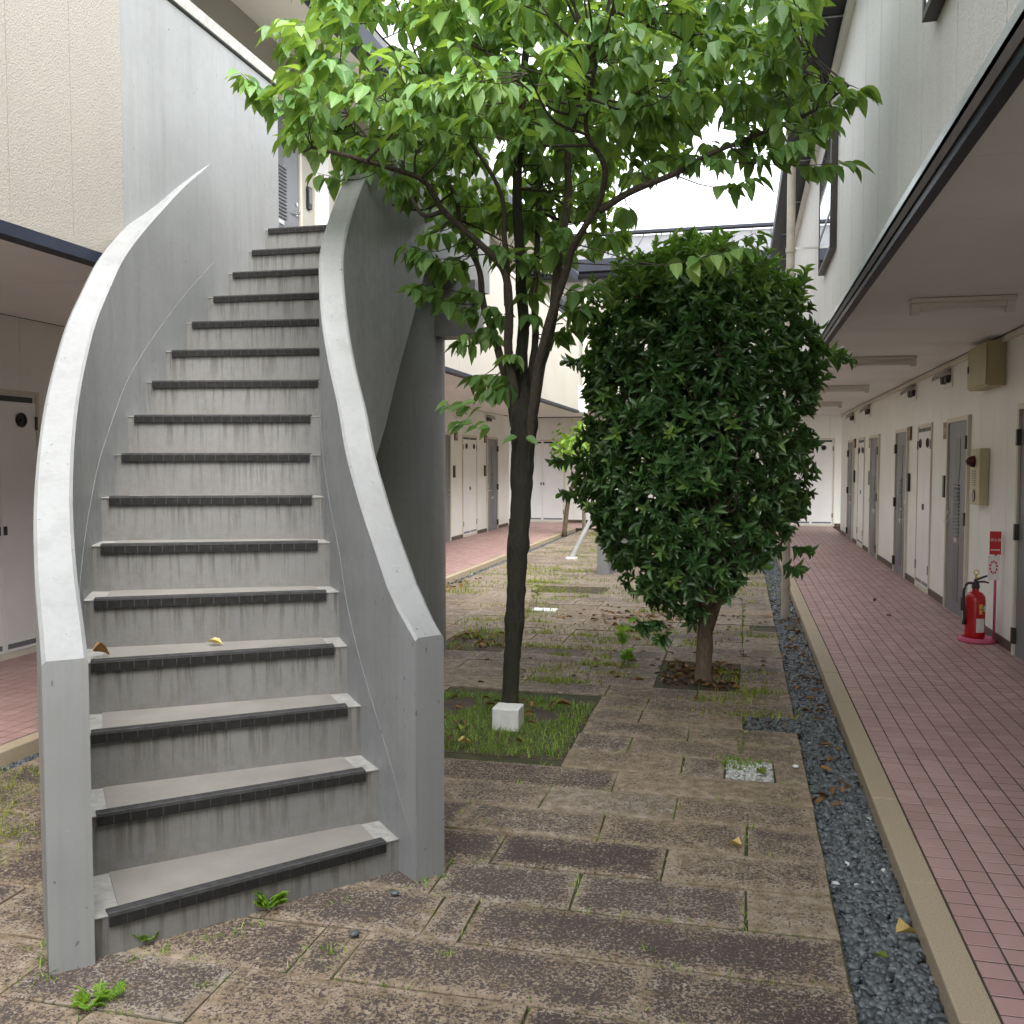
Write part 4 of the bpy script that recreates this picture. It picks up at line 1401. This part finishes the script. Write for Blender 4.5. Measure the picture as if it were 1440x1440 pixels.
for p in SEC:
    c, rad = connect(p, limb_nodes, .0035, .009, 9)
    tw.tube(c, rad, 6, caps=False)
    NODES += [(np.array(q), rad[i]) for i, q in enumerate(c) if i > 2]
TGT = [np.array(p) for p in LOW] + [np.array(p) for p in LOW if p[0] < -.8]
TGT = [p + np.array([0, 0, .10 if p[0] < -1.95 and p[1] < 5 else 0]) for p in TGT]
TGT = [p + tr.normal(0, .05, 3) * (k >= len(LOW)) for k, p in enumerate(TGT)]
tries = 0
while len(TGT) < 900 and tries < 60000:
    tries += 1
    z = 3.05 + 1.9 * tr.random() ** 1.2
    p = np.array([CX + tr.uniform(-1.7, 1.7), CY + tr.uniform(-1.7, 1.7), z])
    if in_crown(p): TGT.append(p)
P, T, N, L, Wd, RN = [], [], [], [], [], []
for p in TGT:
    c, rad = connect(p, NODES, .0015, .0042, 6)
    tw.tube(c, rad, 5, caps=False)
    end = np.array(c[-1]); prev = np.array(c[-3])
    dirv = unit(end - prev); ln = np.linalg.norm(end - np.array(c[0]))
    out = unit(np.array([p[0] - CX, p[1] - CY, .05]) + tr.normal(0, .3, 3))
    tint = np.clip(tr.normal(.48, .17), 0, 1)
    npair = 3 if ln < .35 else 5
    for k in range(npair + 1):
        f = 1 - k * min(.09, .4 * ln / npair) / max(ln, .12)
        q = np.array(c[0]) if f < 0 else None
        s = max(0, min(1, f)) * 6
        i = min(int(s), 5); q = np.array(c[i].lerp(c[i + 1], s - i))
        a0 = tr.uniform(0, 6.28)
        cnt = 4 if k == 0 else 2
        for j in range(cnt):
            a = a0 + j * 2 * math.pi / cnt + tr.normal(0, .25)
            side = np.array([math.cos(a), math.sin(a), 0])
            t = unit(side * .75 + out * .25 + dirv * .25 + np.array([0, 0, -.72 + tr.normal(0, .33)]))
            n_ = unit(side * .55 + out * .3 + np.array([0, 0, .75]) + tr.normal(0, .28, 3))
            l = (.066 + .078 * tr.random() ** .8) * (.75 if k == 0 and j < 2 else 1)
            P.append(q + t * .012 + side * .01); T.append(t); N.append(n_); L.append(l); Wd.append(l * tr.uniform(.50, .66))
            RN.append(np.clip(tint + tr.normal(0, .16) + (.3 if (k == 0 and j < 2 and tr.random() < .4) else 0), 0, 1))
tw.build('twigs', M['bark2'], dt, smooth=True, kind='stuff')
# sprouts on the trunk
for (q, side) in (((-1.42, 5.53, 1.83), -1), ((-1.40, 5.53, 1.80), -1), ((-1.28, 5.50, 1.74), 0), ((-1.41, 5.52, 1.92), -1), ((-1.44, 5.5, 1.95), -1)):
    for j in range(5 if side else 2):
        a = tr.uniform(-.6, .6) + (math.pi if side else (0 if j else math.pi))
        sd_ = np.array([math.cos(a), math.sin(a) * .4 - .3, 0])
        t = unit(sd_ + np.array([0, 0, -.5 + tr.normal(0, .3)]))
        l = tr.uniform(.08, .11)
        P.append(np.array(q) + sd_ * (tr.uniform(.08, .30) if side else .03)); T.append(t); N.append(unit(np.array([0, -.5, .8]) + tr.normal(0, .2, 3))); L.append(l); Wd.append(l * .55); RN.append(tr.uniform(.3, .8))
A_ = [np.array(x) for x in (P, T, N, L, Wd, RN)]
split_leaves(T_DOG, *A_, M['dogleaf'], dt, 300, 'crown')
ndog = len(P)

# ------------------------------------------------------------------ clipped evergreen shrub
SX, SY = -.33, 6.98
sh = empty('evergreen_shrub', (SX, SY, 0), 'dense glossy dark evergreen shrub on bare brown trunks in a stone pit', 'shrub')
tb = Vector((-.25, 6.95, 0))
m = MB(); m.tube(catmull([tb + Vector((0, 0, -.08)), tb + Vector((.01, 0, .3)), tb + Vector((.02, .02, .75)), tb + Vector((-.02, .05, 1.5)), tb + Vector((.02, .05, 2.4))], 24), [.085, .075, .066, .062, .06, .058, .056, .055, .054, .053, .05, .05, .048, .046, .044, .042, .04, .036, .034, .03, .028, .025, .022, .018, .015], 12, wob=.2)
m.build('trunk', M['bark3'], sh, smooth=True)
SN = []
for a, pts in enumerate([[(.03, 0, .35), (.12, -.03, .62), (.24, -.05, .95), (.42, -.05, 1.5), (.5, 0, 2.2)], [(-.03, 0, .45), (-.10, -.04, .75), (-.28, -.1, 1.2), (-.5, -.1, 1.9)],
                         [(0, -.03, .5), (.05, -.2, .9), (.1, -.4, 1.5), (.1, -.4, 2.3)], [(0, .03, .5), (-.1, .25, 1.0), (-.2, .45, 1.8)], [(.02, 0, .7), (-.2, .0, 1.3), (-.25, .1, 2.6)]]):
    c = catmull([tb + Vector(p) for p in pts], 12)
    m = MB(); m.tube(c, [.034 - .024 * k / 12 for k in range(13)], 8, wob=.15); m.build('stem', M['bark3'], sh, smooth=True)
    SN += [np.array(p) for p in c[4:]]


def shrub_r(z, a):
    zs = .42 * max(0, math.cos(a - .55)) ** .7
    if z < 1.3: z = .3 + (z - .3 - zs) * 1.0 / (1.0 - zs) if z > .3 + zs else 0
    base = np.interp(z, [.38, .55, .8, 1.1, 1.6, 2.2, 2.52, 2.8, 3.0, 3.12], [.0, .34, .64, .80, .87, .90, .87, .74, .52, .15])
    return base * .90 * (1 + .13 * mnoise.noise(Vector((math.cos(a) * 1.6, math.sin(a) * 1.6, z * 1.7))) + .11 * mnoise.noise(Vector((math.cos(a) * 5, math.sin(a) * 5, z * 4))))


P, T, N, L, Wd, RN = [], [], [], [], [], []
stw = MB()


def whorl(p, d, n, l0, tint, spread=.85):
    a0 = tr.uniform(0, 6.28)
    d = unit(d)
    u = unit(np.cross(d, np.array([.3, .2, 1.0]))); v = np.cross(d, u)
    for j in range(n):
        a = a0 + j * 2.4 + tr.normal(0, .2)
        sd_ = u * math.cos(a) + v * math.sin(a)
        lev = j / n
        sp = spread * (1.15 - .55 * lev) + tr.normal(0, .12)
        t = unit(d * math.cos(sp) + sd_ * math.sin(sp) + np.array([0, 0, -.12]))
        nn = unit(d * math.sin(sp) - sd_ * math.cos(sp) + tr.normal(0, .18, 3))
        if nn[2] < -.2: nn = nn + np.array([0, 0, .6])
        l = l0 * tr.uniform(.6, 1.2)
        P.append(p - d * .05 * (1 - lev)); T.append(t); N.append(nn); L.append(l); Wd.append(l * tr.uniform(.34, .43)); RN.append(np.clip(tint + tr.normal(0, .12), 0, 1))


nwh = 0
while nwh < 3300:
    z = tr.uniform(.40, 3.2); a = tr.uniform(0, 6.28)
    r = shrub_r(z, a)
    if tr.random() > r / 1.0 + .25 * (z > 2.9): continue
    depth = abs(tr.normal(0, .09)) + (.6 * tr.random() if tr.random() < .45 else 0)
    rr = max(0, r - depth + tr.uniform(-.02, .07))
    p = np.array([SX + rr * math.cos(a), SY + rr * math.sin(a), z])
    up = np.interp(z, [.4, 1.0, 2.4, 3.2], [-.45, .15, .55, 1.4])
    d = np.array([math.cos(a), math.sin(a), up]) + tr.normal(0, .35, 3)
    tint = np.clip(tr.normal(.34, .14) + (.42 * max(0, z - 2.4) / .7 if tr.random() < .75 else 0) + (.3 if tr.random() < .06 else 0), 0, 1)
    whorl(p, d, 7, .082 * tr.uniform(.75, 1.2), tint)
    nwh += 1
for k in range(650):
    a = tr.uniform(0, 6.28); z = tr.uniform(.85, 2.95); r = shrub_r(z, a) * tr.uniform(.15, .85)
    whorl(np.array([SX + r * math.cos(a), SY + r * math.sin(a), z]), np.array([math.cos(a), math.sin(a), .4]) + tr.normal(0, .5, 3), 6, .09, np.clip(tr.normal(.3, .12), 0, 1))
for k in range(120):      # upright new shoots on the top and on the shoulders
    a = tr.uniform(0, 6.28); rr = .78 * math.sqrt(tr.random())
    z = 2.97 - .38 * (rr / .8) ** 2
    h = tr.uniform(.10, .30)
    lean = np.array([tr.normal(0, .25), tr.normal(0, .25), 1.0])
    base = np.array([SX + rr * math.cos(a), SY + rr * math.sin(a), z])
    tip = base + unit(lean) * h
    stw.tube([base, tip], [.004, .002], 5, caps=False)
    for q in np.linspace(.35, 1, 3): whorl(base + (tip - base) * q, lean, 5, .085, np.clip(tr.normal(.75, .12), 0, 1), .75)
for (dx, dy, z, n) in ((.98, -.1, 2.34, 3), (1.02, -.25, 2.28, 3), (.80, -.2, .98, 3), (.72, -.4, .86, 3), (-.95, -.1, 1.35, 3), (-.98, -.2, 1.6, 3), (-.95, .1, 2.35, 3), (.5, -.3, .92, 3), (-.35, -.3, .42, 4), (-.2, -.45, .36, 4), (-.25, -.35, .44, 3)):
    d = np.array([dx, dy, -.35])
    p0 = np.array([SX, SY, z]) + np.array([dx, dy, 0]) * .86; p1 = np.array([SX + dx, SY + dy, z])
    stw.tube([p0, p1], [.005, .002], 5, caps=False)
    for q in np.linspace(.3, 1.05, n): whorl(p0 + (p1 - p0) * q, d, 6, .10, np.clip(tr.normal(.4, .12), 0, 1))
for k in range(120):
    a = tr.uniform(0, 6.28); z = tr.uniform(.7, 2.95); r = shrub_r(z, a) * .85
    q = np.array([SX + r * math.cos(a), SY + r * math.sin(a), z])
    s = SN[tr.integers(len(SN))]; s = min((SN[i] for i in tr.integers(0, len(SN), 12)), key=lambda w_: np.linalg.norm(w_ - q) + .5 * max(0, w_[2] - q[2]))
    stw.tube(catmull([s, (s + q) / 2 + tr.normal(0, .05, 3) - np.array([0, 0, .06]), q], 5), [.010, .009, .007, .006, .005, .003], 5, caps=False)
stw.build('twigs', M['bark3'], sh, smooth=True, kind='stuff')
A_ = [np.array(x) for x in (P, T, N, L, Wd, RN)]
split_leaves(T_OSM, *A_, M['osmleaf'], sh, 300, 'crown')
nosm = len(P)

# ------------------------------------------------------------------ small lime green tree beyond the shrub
P, T, N, L, Wd, RN = [], [], [], [], [], []
lt = empty('young_tree', (-3.15, 20.2, 0), 'small lime green tree half hidden beyond the shrub near the far walk', 'tree')
m = MB(); c = catmull([(-3.78, 20.4, -.05), (-3.7, 20.4, .7), (-3.5, 20.35, 1.4), (-3.2, 20.2, 2.0)], 14); m.tube(c, [.06 - .003 * k for k in range(15)], 8, wob=.2); m.build('trunk', M['bark3'], lt, smooth=True)
for q in ((-3.7, 20.2, 2.2), (-2.6, 20.2, 2.1), (-2.9, 19.9, 2.3), (-3.3, 20.5, 2.4)):
    m = MB(); m.tube(catmull([(-3.4, 20.3, 1.6), (np.array(q) + np.array([-3.4, 20.3, 1.6])) / 2 + np.array([0, 0, .08]), q], 6), [.022 - .002 * k for k in range(7)], 6); m.build('limb', M['bark3'], lt, smooth=True)
for k in range(900):
    a = tr.uniform(0, 6.28); rr = math.sqrt(tr.random())
    z = tr.normal(0, .18)
    p = np.array([-3.05 + .95 * rr * math.cos(a), 20.2 + .8 * rr * math.sin(a), 2.12 + z - .25 * rr ** 2])
    if mnoise.noise(Vector(p * 2.2)) < -.15: continue
    P.append(p); T.append(unit(np.array([math.cos(a), math.sin(a), -.3]) + tr.normal(0, .5, 3))); N.append(unit(np.array([0, 0, 1]) + tr.normal(0, .5, 3))); l = tr.uniform(.08, .14); L.append(l); Wd.append(l * .7); RN.append(tr.random())
leaves_object('crown', T_OSM, *[np.array(x) for x in (P, T, N, L, Wd, RN)], M['limeleaf'], lt)

# ------------------------------------------------------------------ grass bed, weeds, litter, single leaves
def blades(name, pts, h0, h1, wdt, mat, label, lean=.5, parent=None):
    V = np.array([(0, -.5, 0), (0, .5, 0), (.5, -.42, 0), (.5, .42, 0), (1, 0, 0)])
    F = [(0, 1, 3, 2), (2, 3, 4)]
    n = len(pts)
    P = np.array(pts)
    a = rng.uniform(0, 6.28, n); ln = np.abs(rng.normal(0, lean, n)); h = rng.uniform(h0, h1, n)
    T = np.stack([np.cos(a) * ln, np.sin(a) * ln, np.ones(n)], 1); T /= np.linalg.norm(T, axis=1, keepdims=True)
    Sd = np.stack([-np.sin(a), np.cos(a), np.zeros(n)], 1)
    bend = np.stack([np.cos(a), np.sin(a), -.6 * np.ones(n)], 1) * (h * .35 * np.minimum(ln, 1))[:, None]
    w_ = wdt * rng.uniform(.7, 1.3, n)
    X = P[:, None] + T[:, None] * (V[None, :, 0, None] * h[:, None, None]) + Sd[:, None] * (V[None, :, 1, None] * w_[:, None, None]) + bend[:, None] * ((V[None, :, 0, None] > .9) * 1.0)
    Fa = []
    for k in range(n): Fa += [tuple(k * 5 + i for i in f) for f in F]
    me = np_mesh(name, X.reshape(-1, 3), Fa, {'rnd': np.repeat(rng.random(n), 5)}, {'luv': np.zeros((n * 5, 3))}, smooth=True)
    o = link(name, me, mat, parent); o['kind'] = 'stuff'; o['label'] = label
    return o


b = MB(); b.box(-1.98, -.91, 4.87, 6.16, -.029, -.007); b.box(-.525, .005, 6.675, 7.455, -.029, -.008); b.box(-2.545, -1.955, 7.525, 8.615, -.029, -.008); b.box(-2.495, -1.605, 11.155, 11.995, -.029, -.008); b.box(.105, .34, 9.005, 9.275, -.029, -.008)
b.build('planting_soil', M['earth'], paving)
pts = []
while len(pts) < 8500:
    x, y = rng.uniform(-1.97, -.92) + rng.normal(0, .012), rng.uniform(4.88, 6.15) + rng.normal(0, .012)
    if mnoise.noise(Vector((x * 3, y * 3, 1))) > -.32 + .5 * max(0, y - 5.8): pts.append((x, y, -.012))
blades('grass', pts, .012, .058, .0045, M['grass'], 'short green grass in the square bed around the dogwood trunk', .8)
pts = []
for k in range(560):       # spreading tufts over the paving, denser far away
    y = 6.0 + 16 * rng.random() ** 1.15; x = rng.uniform(-3.5, .25)
    if mnoise.noise(Vector((x * .8, y * .45, 5))) < -.12 + .02 * (y < 9): continue
    kk = int((y - Y0) / .3095); y = course_lines(kk) if rng.random() < .7 else y
    n = int(rng.uniform(20, 90)); s = rng.uniform(.03, .10) * (1 + .6 * (y > 11))
    for _ in range(n): pts.append((x + rng.normal(0, s * 1.6), y + rng.normal(0, s * .6), -.01))
for (x, y, s, n) in ((-2.45, 7.7, .12, 120), (-2.3, 8.3, .2, 120), (-3.5, 8.6, .15, 60), (-3.45, 9.6, .15, 60), (-3.3, 3.55, .10, 110), (-3.05, 3.3, .10, 90), (-3.42, 3.75, .09, 90), (-2.9, 3.05, .07, 60), (-3.5, 4.0, .08, 50), (-3.6, 11.5, .2, 110), (-2.6, 13.5, .3, 120), (-2.0, 11.5, .3, 90)):
    for _ in range(n): pts.append((x + rng.normal(0, s), y + rng.normal(0, s * .7), -.01))
pts2 = [p for p in pts if p[1] < 5]; pts = [p for p in pts if p[1] >= 5]
blades('weeds', [(p[0] + rng.normal(0, .03), p[1] + rng.normal(0, .02), p[2]) for p in pts2 for _ in range(4)], .015, .055, .004, M['weed'], 'soft yellow green weeds in the joints left of the staircase', .9)
blades('weeds', pts, .02, .08, .008, M['weed'], 'yellow green weeds scattered in the paving joints', 1.0)
pts = []
for (x, y) in JPTS:
    if y < 8 and rng.random() < .62 and not (-3.5 < x < -1.3 and 2.7 < y < 6.5):
        n = int(rng.uniform(4, 16))
        for _ in range(n): pts.append((x + rng.normal(0, .007), y + rng.normal(0, .05), -.02))
for k in range(230):
    kk = int(rng.integers(10, 26)); x = rng.uniform(-1.7, .3); y = course_lines(kk)
    if -3.5 < x < -1.25 and 2.7 < y < 6.6: continue
    for _ in range(int(rng.uniform(3, 13))): pts.append((x + rng.normal(0, .045), y + rng.normal(0, .006), -.02))
for (x, y, s, n) in ((.03, 5.0, .055, 420), (-.01, 4.93, .035, 160), (.03, 5.07, .075, 170), (-.02, 5.1, .04, 60), (.04, 4.68, .035, 46), (.043, 4.13, .018, 26), (.2, 4.5, .05, 26), (.25, 4.75, .04, 20), (-1.1, 3.9, .03, 20), (-.9, 2.8, .02, 20), (-1.28, 2.75, .03, 50), (-1.56, 2.45, .02, 30), (-.27, 3.0, .02, 20)):
    for _ in range(n): pts.append((x + rng.normal(0, s), y + rng.normal(0, s * .35), -.015))
for n0_, n1_, f in ((Lp(.9), Rp(.35), 130),):
    for _ in range(f):
        t_ = rng.random(); q = n0_ + (n1_ - n0_) * t_; u_ = (n1_ - n0_) / np.linalg.norm(n1_ - n0_)
        if mnoise.noise(Vector((q[0] * 9, q[1] * 9, 4))) > -.05: pts.append((q[0] + u_[1] * .03 + rng.normal(0, .008), q[1] - u_[0] * .03 + rng.normal(0, .008), -.01))
for cx_, cy_ in ((-2.05, 2.40), (-2.12, 2.48), (-2.2, 2.55), (-1.10, 3.36), (-1.14, 3.28)):
    for _ in range(16): pts.append((cx_ + rng.normal(0, .02), cy_ + rng.normal(0, .02), -.01))
blades('joint_grass', pts, .012, .05, .0055, M['grass'], 'fine green sprouts in the near paving joints', .9)
pts = []
while len(pts) < 2600:
    kk = int(rng.integers(9, 30)); x = rng.uniform(-3.6, .33); y = course_lines(kk)
    if mnoise.noise(Vector((x * 2.2, y * 2.2, 2))) > .02 and not (-3.5 < x < -1.3 and 2.8 < y < 6.5): pts.append((x, y + rng.normal(0, .004), -.024))
blades('moss', pts, .008, .02, .006, M['grass'], 'low moss in the paving joints', 1.0)


def flat_leaf(name, loc, yaw, l, w_, mat, label, group=None, curl=.3, tilt=(0, 0)):
    m = leaf_template([(.15, .5), (.4, 1), (.7, .7), (.88, .3)], curl, curl * .6)
    V = m[0].copy(); V[:, 0] = (V[:, 0] - .5) * l; V[:, 1] *= w_ / 2; V[:, 2] = V[:, 2] * l
    V[:, 2] += rng.normal(0, .03 * l, len(V)); V[:, 2] -= V[:, 2].min() - .0015
    me = np_mesh(name, V, m[1], {'rnd': np.full(len(V), rng.random())}, {'luv': m[0]}, smooth=True)
    o = link(name, me, mat, None, loc, yaw)
    return tag(o, label, 'leaf', group)


FG = 'fallen leaves lying singly'
flat_leaf('fallen_leaf', (-2.25, 3.69, zn(4) + .007), .3, .075, .045, M['yelleaf'], 'pale yellow fallen leaf in the middle of the fourth tread of the staircase', FG)
flat_leaf('fallen_leaf', (-2.58, 3.36, zn(4) + .007), 1.0, .07, .04, M['dryleaf'], 'curled brown leaf at the left end of the fourth tread of the staircase', FG, .6)
flat_leaf('fallen_leaf', (.565, 3.33, -.022), .5, .085, .06, M['yelleaf'], 'large golden brown leaf on the near pebbles against the right kerb', FG, .4)
flat_leaf('fallen_leaf', (.46, 3.17, -.024), 2.4, .05, .03, M['weed'], 'small yellow green leaf on the pebbles below the golden brown one', FG)
flat_leaf('fallen_leaf', (-.006, 3.9, .006), 2.6, .065, .035, M['yelleaf'], 'yellow leaf lying on a dark paving stone beside a mossy joint', FG)
flat_leaf('fallen_leaf', (.118, 4.86, .0), 2.0, .09, .05, M['weed'], 'green and yellow leaf lying on the white pebble patch', FG)
flat_leaf('fallen_leaf', (-1.47, 4.93, .03), .6, .08, .05, M['yelleaf'], 'orange yellow leaf at the near edge of the grass bed', FG)
flat_leaf('fallen_leaf', (-1.55, 5.15, .035), 1.6, .09, .05, M['weed'], 'pale green leaf in the grass left of the white block', FG)
flat_leaf('fallen_leaf', (-1.08, 5.85, .03), .2, .10, .05, M['dryleaf'], 'tan dry leaf in the grass behind the white block on the right', FG)
flat_leaf('fallen_leaf', (1.478, 10.1, .0315), .4, .06, .03, M['dryleaf'], 'dry leaf on the pink tiles level with the first grey door, paler of two', FG)
flat_leaf('fallen_leaf', (1.60, 10.35, .0315), 1.5, .05, .03, M['dryleaf'], 'thin dry leaf on the pink tiles just behind the paler dry leaf', FG)
flat_leaf('fallen_leaf', (1.473, 11.1, .0315), 2.0, .06, .03, M['dryleaf'], 'dark curled leaf farthest out on the pink tiles', FG, .6)
flat_leaf('fallen_leaf', (-2.98, 3.78, .005), 1.2, .09, .05, M['dryleaf'], 'orange leaf at the edge of the pebbles left of the staircase', FG)
lp = dict(P=[], T=[], N=[], L=[], W=[], R=[])


def litter(x, y, z, l):
    a = rng.uniform(0, 6.28)
    lp['P'].append((x, y, z)); lp['T'].append((math.cos(a), math.sin(a), rng.normal(.05, .25))); lp['N'].append((rng.normal(0, .35), rng.normal(0, .35), 1))
    lp['L'].append(l); lp['W'].append(l * rng.uniform(.4, .6)); lp['R'].append(rng.random())


for _ in range(150): litter(rng.uniform(-.52, 0), rng.uniform(6.68, 7.45), rng.uniform(-.015, .015), rng.uniform(.06, .1))
for _ in range(70): litter(rng.normal(-.6, .35), rng.normal(7.3, .4), .004, rng.uniform(.05, .09))
for _ in range(160): litter(rng.normal(-.85, .42), rng.normal(9.6, .45), .006, rng.uniform(.06, .1))
for _ in range(80): litter(rng.uniform(XE + .01, .60), 4.6 + 7 * rng.random() ** 1.2, rng.uniform(-.032, -.018), rng.uniform(.05, .09))
for _ in range(30): litter(rng.uniform(.42, .60), rng.uniform(6.2, 10), rng.uniform(-.03, -.015), rng.uniform(.05, .09))
for _ in range(9): litter(rng.uniform(.05, .33), rng.uniform(5.7, 5.96), -.002, .075)
for _ in range(40): litter(rng.uniform(-2.5, -2.0), rng.uniform(7.6, 8.5), .01, .08)
for _ in range(40): litter(rng.normal(-3.6, .1), rng.normal(11.5, .5), .02, .08)
for _ in range(26): litter(rng.uniform(-1.9, -1.0), rng.uniform(4.95, 6.1), .035, .07)
for _ in range(30): litter(rng.uniform(-2, .2), rng.uniform(6.3, 10), .005, .06)
leaves_object('leaf_litter', T_WEED, *[np.array(lp[k], float) for k in 'PTNLWR'], M['dryleaf'], None, 'stuff', 'brown leaf litter in the shrub pit and over the pebbles')


def weed(loc, stems, h, ll, mat, label, feather=False):
    t = empty('weed', loc, label, 'weed', 'single weeds in the paving')
    m = MB(); P, T, N, L, Wd, RN = [], [], [], [], [], []
    for s in range(stems):
        a = rng.uniform(0, 6.28); ln = rng.uniform(.5, 1.6) if feather else rng.uniform(.0, .25)
        d = unit(np.array([math.cos(a) * ln, math.sin(a) * ln, 1]))
        hh = h * rng.uniform(.6, 1)
        p0 = np.array(loc) + np.array([math.cos(a), math.sin(a), 0]) * .01; p1 = p0 + d * hh
        m.tube([p0, p1], [.002, .001], 5, caps=False)
        K = 8 if feather else 3
        for k in range(K):
            q = p0 + (p1 - p0) * (.3 + .7 * (k + 1) / K)
            for sgn in ((-1, 1) if k < K - 1 or not feather else (-1, 1, 0)):
                sd_ = unit(np.cross(d, [0, 0, 1]) + 1e-3) * sgn
                if not feather: aa = rng.uniform(0, 6.28); sd_ = np.array([math.cos(aa), math.sin(aa), .25])
                P.append(q); T.append(unit(sd_ + d * .5)); N.append(np.array([0, 0, 1.0]) + rng.normal(0, .2, 3)); l = ll * rng.uniform(.7, 1.1); L.append(l); Wd.append(l * (.28 if feather else .75)); RN.append(rng.random())
    m.build('stalk', mat, t)
    leaves_object('foliage', T_WEED, *[np.array(x) for x in (P, T, N, L, Wd, RN)], mat, t, None)
    return t


weed((-1.60, 2.98, 0), 11, .085, .034, M['limeleaf'], 'bright green feathery weed at the foot of the lowest stair riser', True)
weed((-1.90, 2.66, 0), 7, .05, .02, M['grass'], 'small green weed at the foot of the left balustrade end', True)
weed((-1.82, 2.31, -.01), 10, .075, .028, M['limeleaf'], 'green feathery weed in the joint in front of the left balustrade', True)
weed((-.938, 7.57, -.01), 2, .36, .13, M['limeleaf'], 'lone seedling with broad light green leaves left of the shrub pit')
weed((-.85, 7.3, -.01), 5, .12, .07, M['limeleaf'], 'low leafy weed in front of the lone seedling')
weed((.025, 8.26, -.01), 2, .42, .05, M['grass'], 'tall thin weed stalk right of the shrub trunk')
weed((-2.2, 10.1, -.01), 3, .3, .07, M['weed'], 'thin yellow green weed standing behind the dogwood trunk')
weed((.02, 5.2, -.01), 2, .14, .03, M['grass'], 'small upright weed behind the white pebble patch')
for k, (x, y, lb_) in enumerate(((-1.212, 3.16, 'dark pebble on the paving nearer the right balustrade end'), (-1.235, 2.85, 'dark pebble on the paving nearer the viewer below the staircase'))):
    me = np_mesh('loose_pebble', ico2_v * np.array([.020, .014, .009]), ico2_f, {'rnd': np.full(len(ico2_v), .5)}, smooth=True)
    tag(link('loose_pebble', me, M['pebble'], None, (x, y, .012), k * 1.0), lb_, 'pebble', 'loose dark pebbles on the paving')
me = np_mesh('loose_pebble', ico2_v * np.array([.018, .014, .010]), ico2_f, {'rnd': np.full(len(ico2_v), .995)}, smooth=True)
tag(link('loose_pebble', me, M['wpebble'], None, (.295, 5.0, .014)), 'single white pebble on the paving right of the white pebble patch', 'pebble')
m = MB(); m.box(-1.425, -1.262, 5.34, 5.49, -.02, .125)
o = m.build('marker_block', M['blockwhite'], None, bevel=.008); tag(o, 'white painted concrete block at the foot of the dogwood trunk', 'block')
m = MB(); m.box(-2.17, -1.91, 9.75, 9.95, -.02, .012); tag(m.build('cover_plate', M['blockwhite'], None, bevel=.003), 'pale square cover plate set in the paving behind the dogwood trunk', 'cover plate')
# things half hidden behind the shrub
t = empty('concrete_pedestal', (-1.85, 13.3, 0), 'grey painted concrete end wall half hidden behind the shrub', 'wall end')
m = MB(); m.prism([(-1.98, 13.25), (-1.80, 13.25), (-1.55, 14.6), (-1.73, 14.6)], -.05, .62); m.build('end_wall', M['concrete'], t, bevel=.006)
t = empty('leaning_prop', (-2.7, 15.3, 0), 'slanted pale grey metal prop beyond the shrub', 'prop')
m = MB(); m.tube([(-2.72, 15.3, .0), (-2.30, 15.4, .85)], .04, 8); m.build('bar', M['greymetal'], t); m = MB(); m.box(-2.80, -2.62, 15.22, 15.38, -.02, .03); m.build('foot', M['blockwhite'], t)
print('stones', nst, 'dogwood leaves', ndog, 'shrub leaves', nosm, 'objects', len(bpy.data.objects))
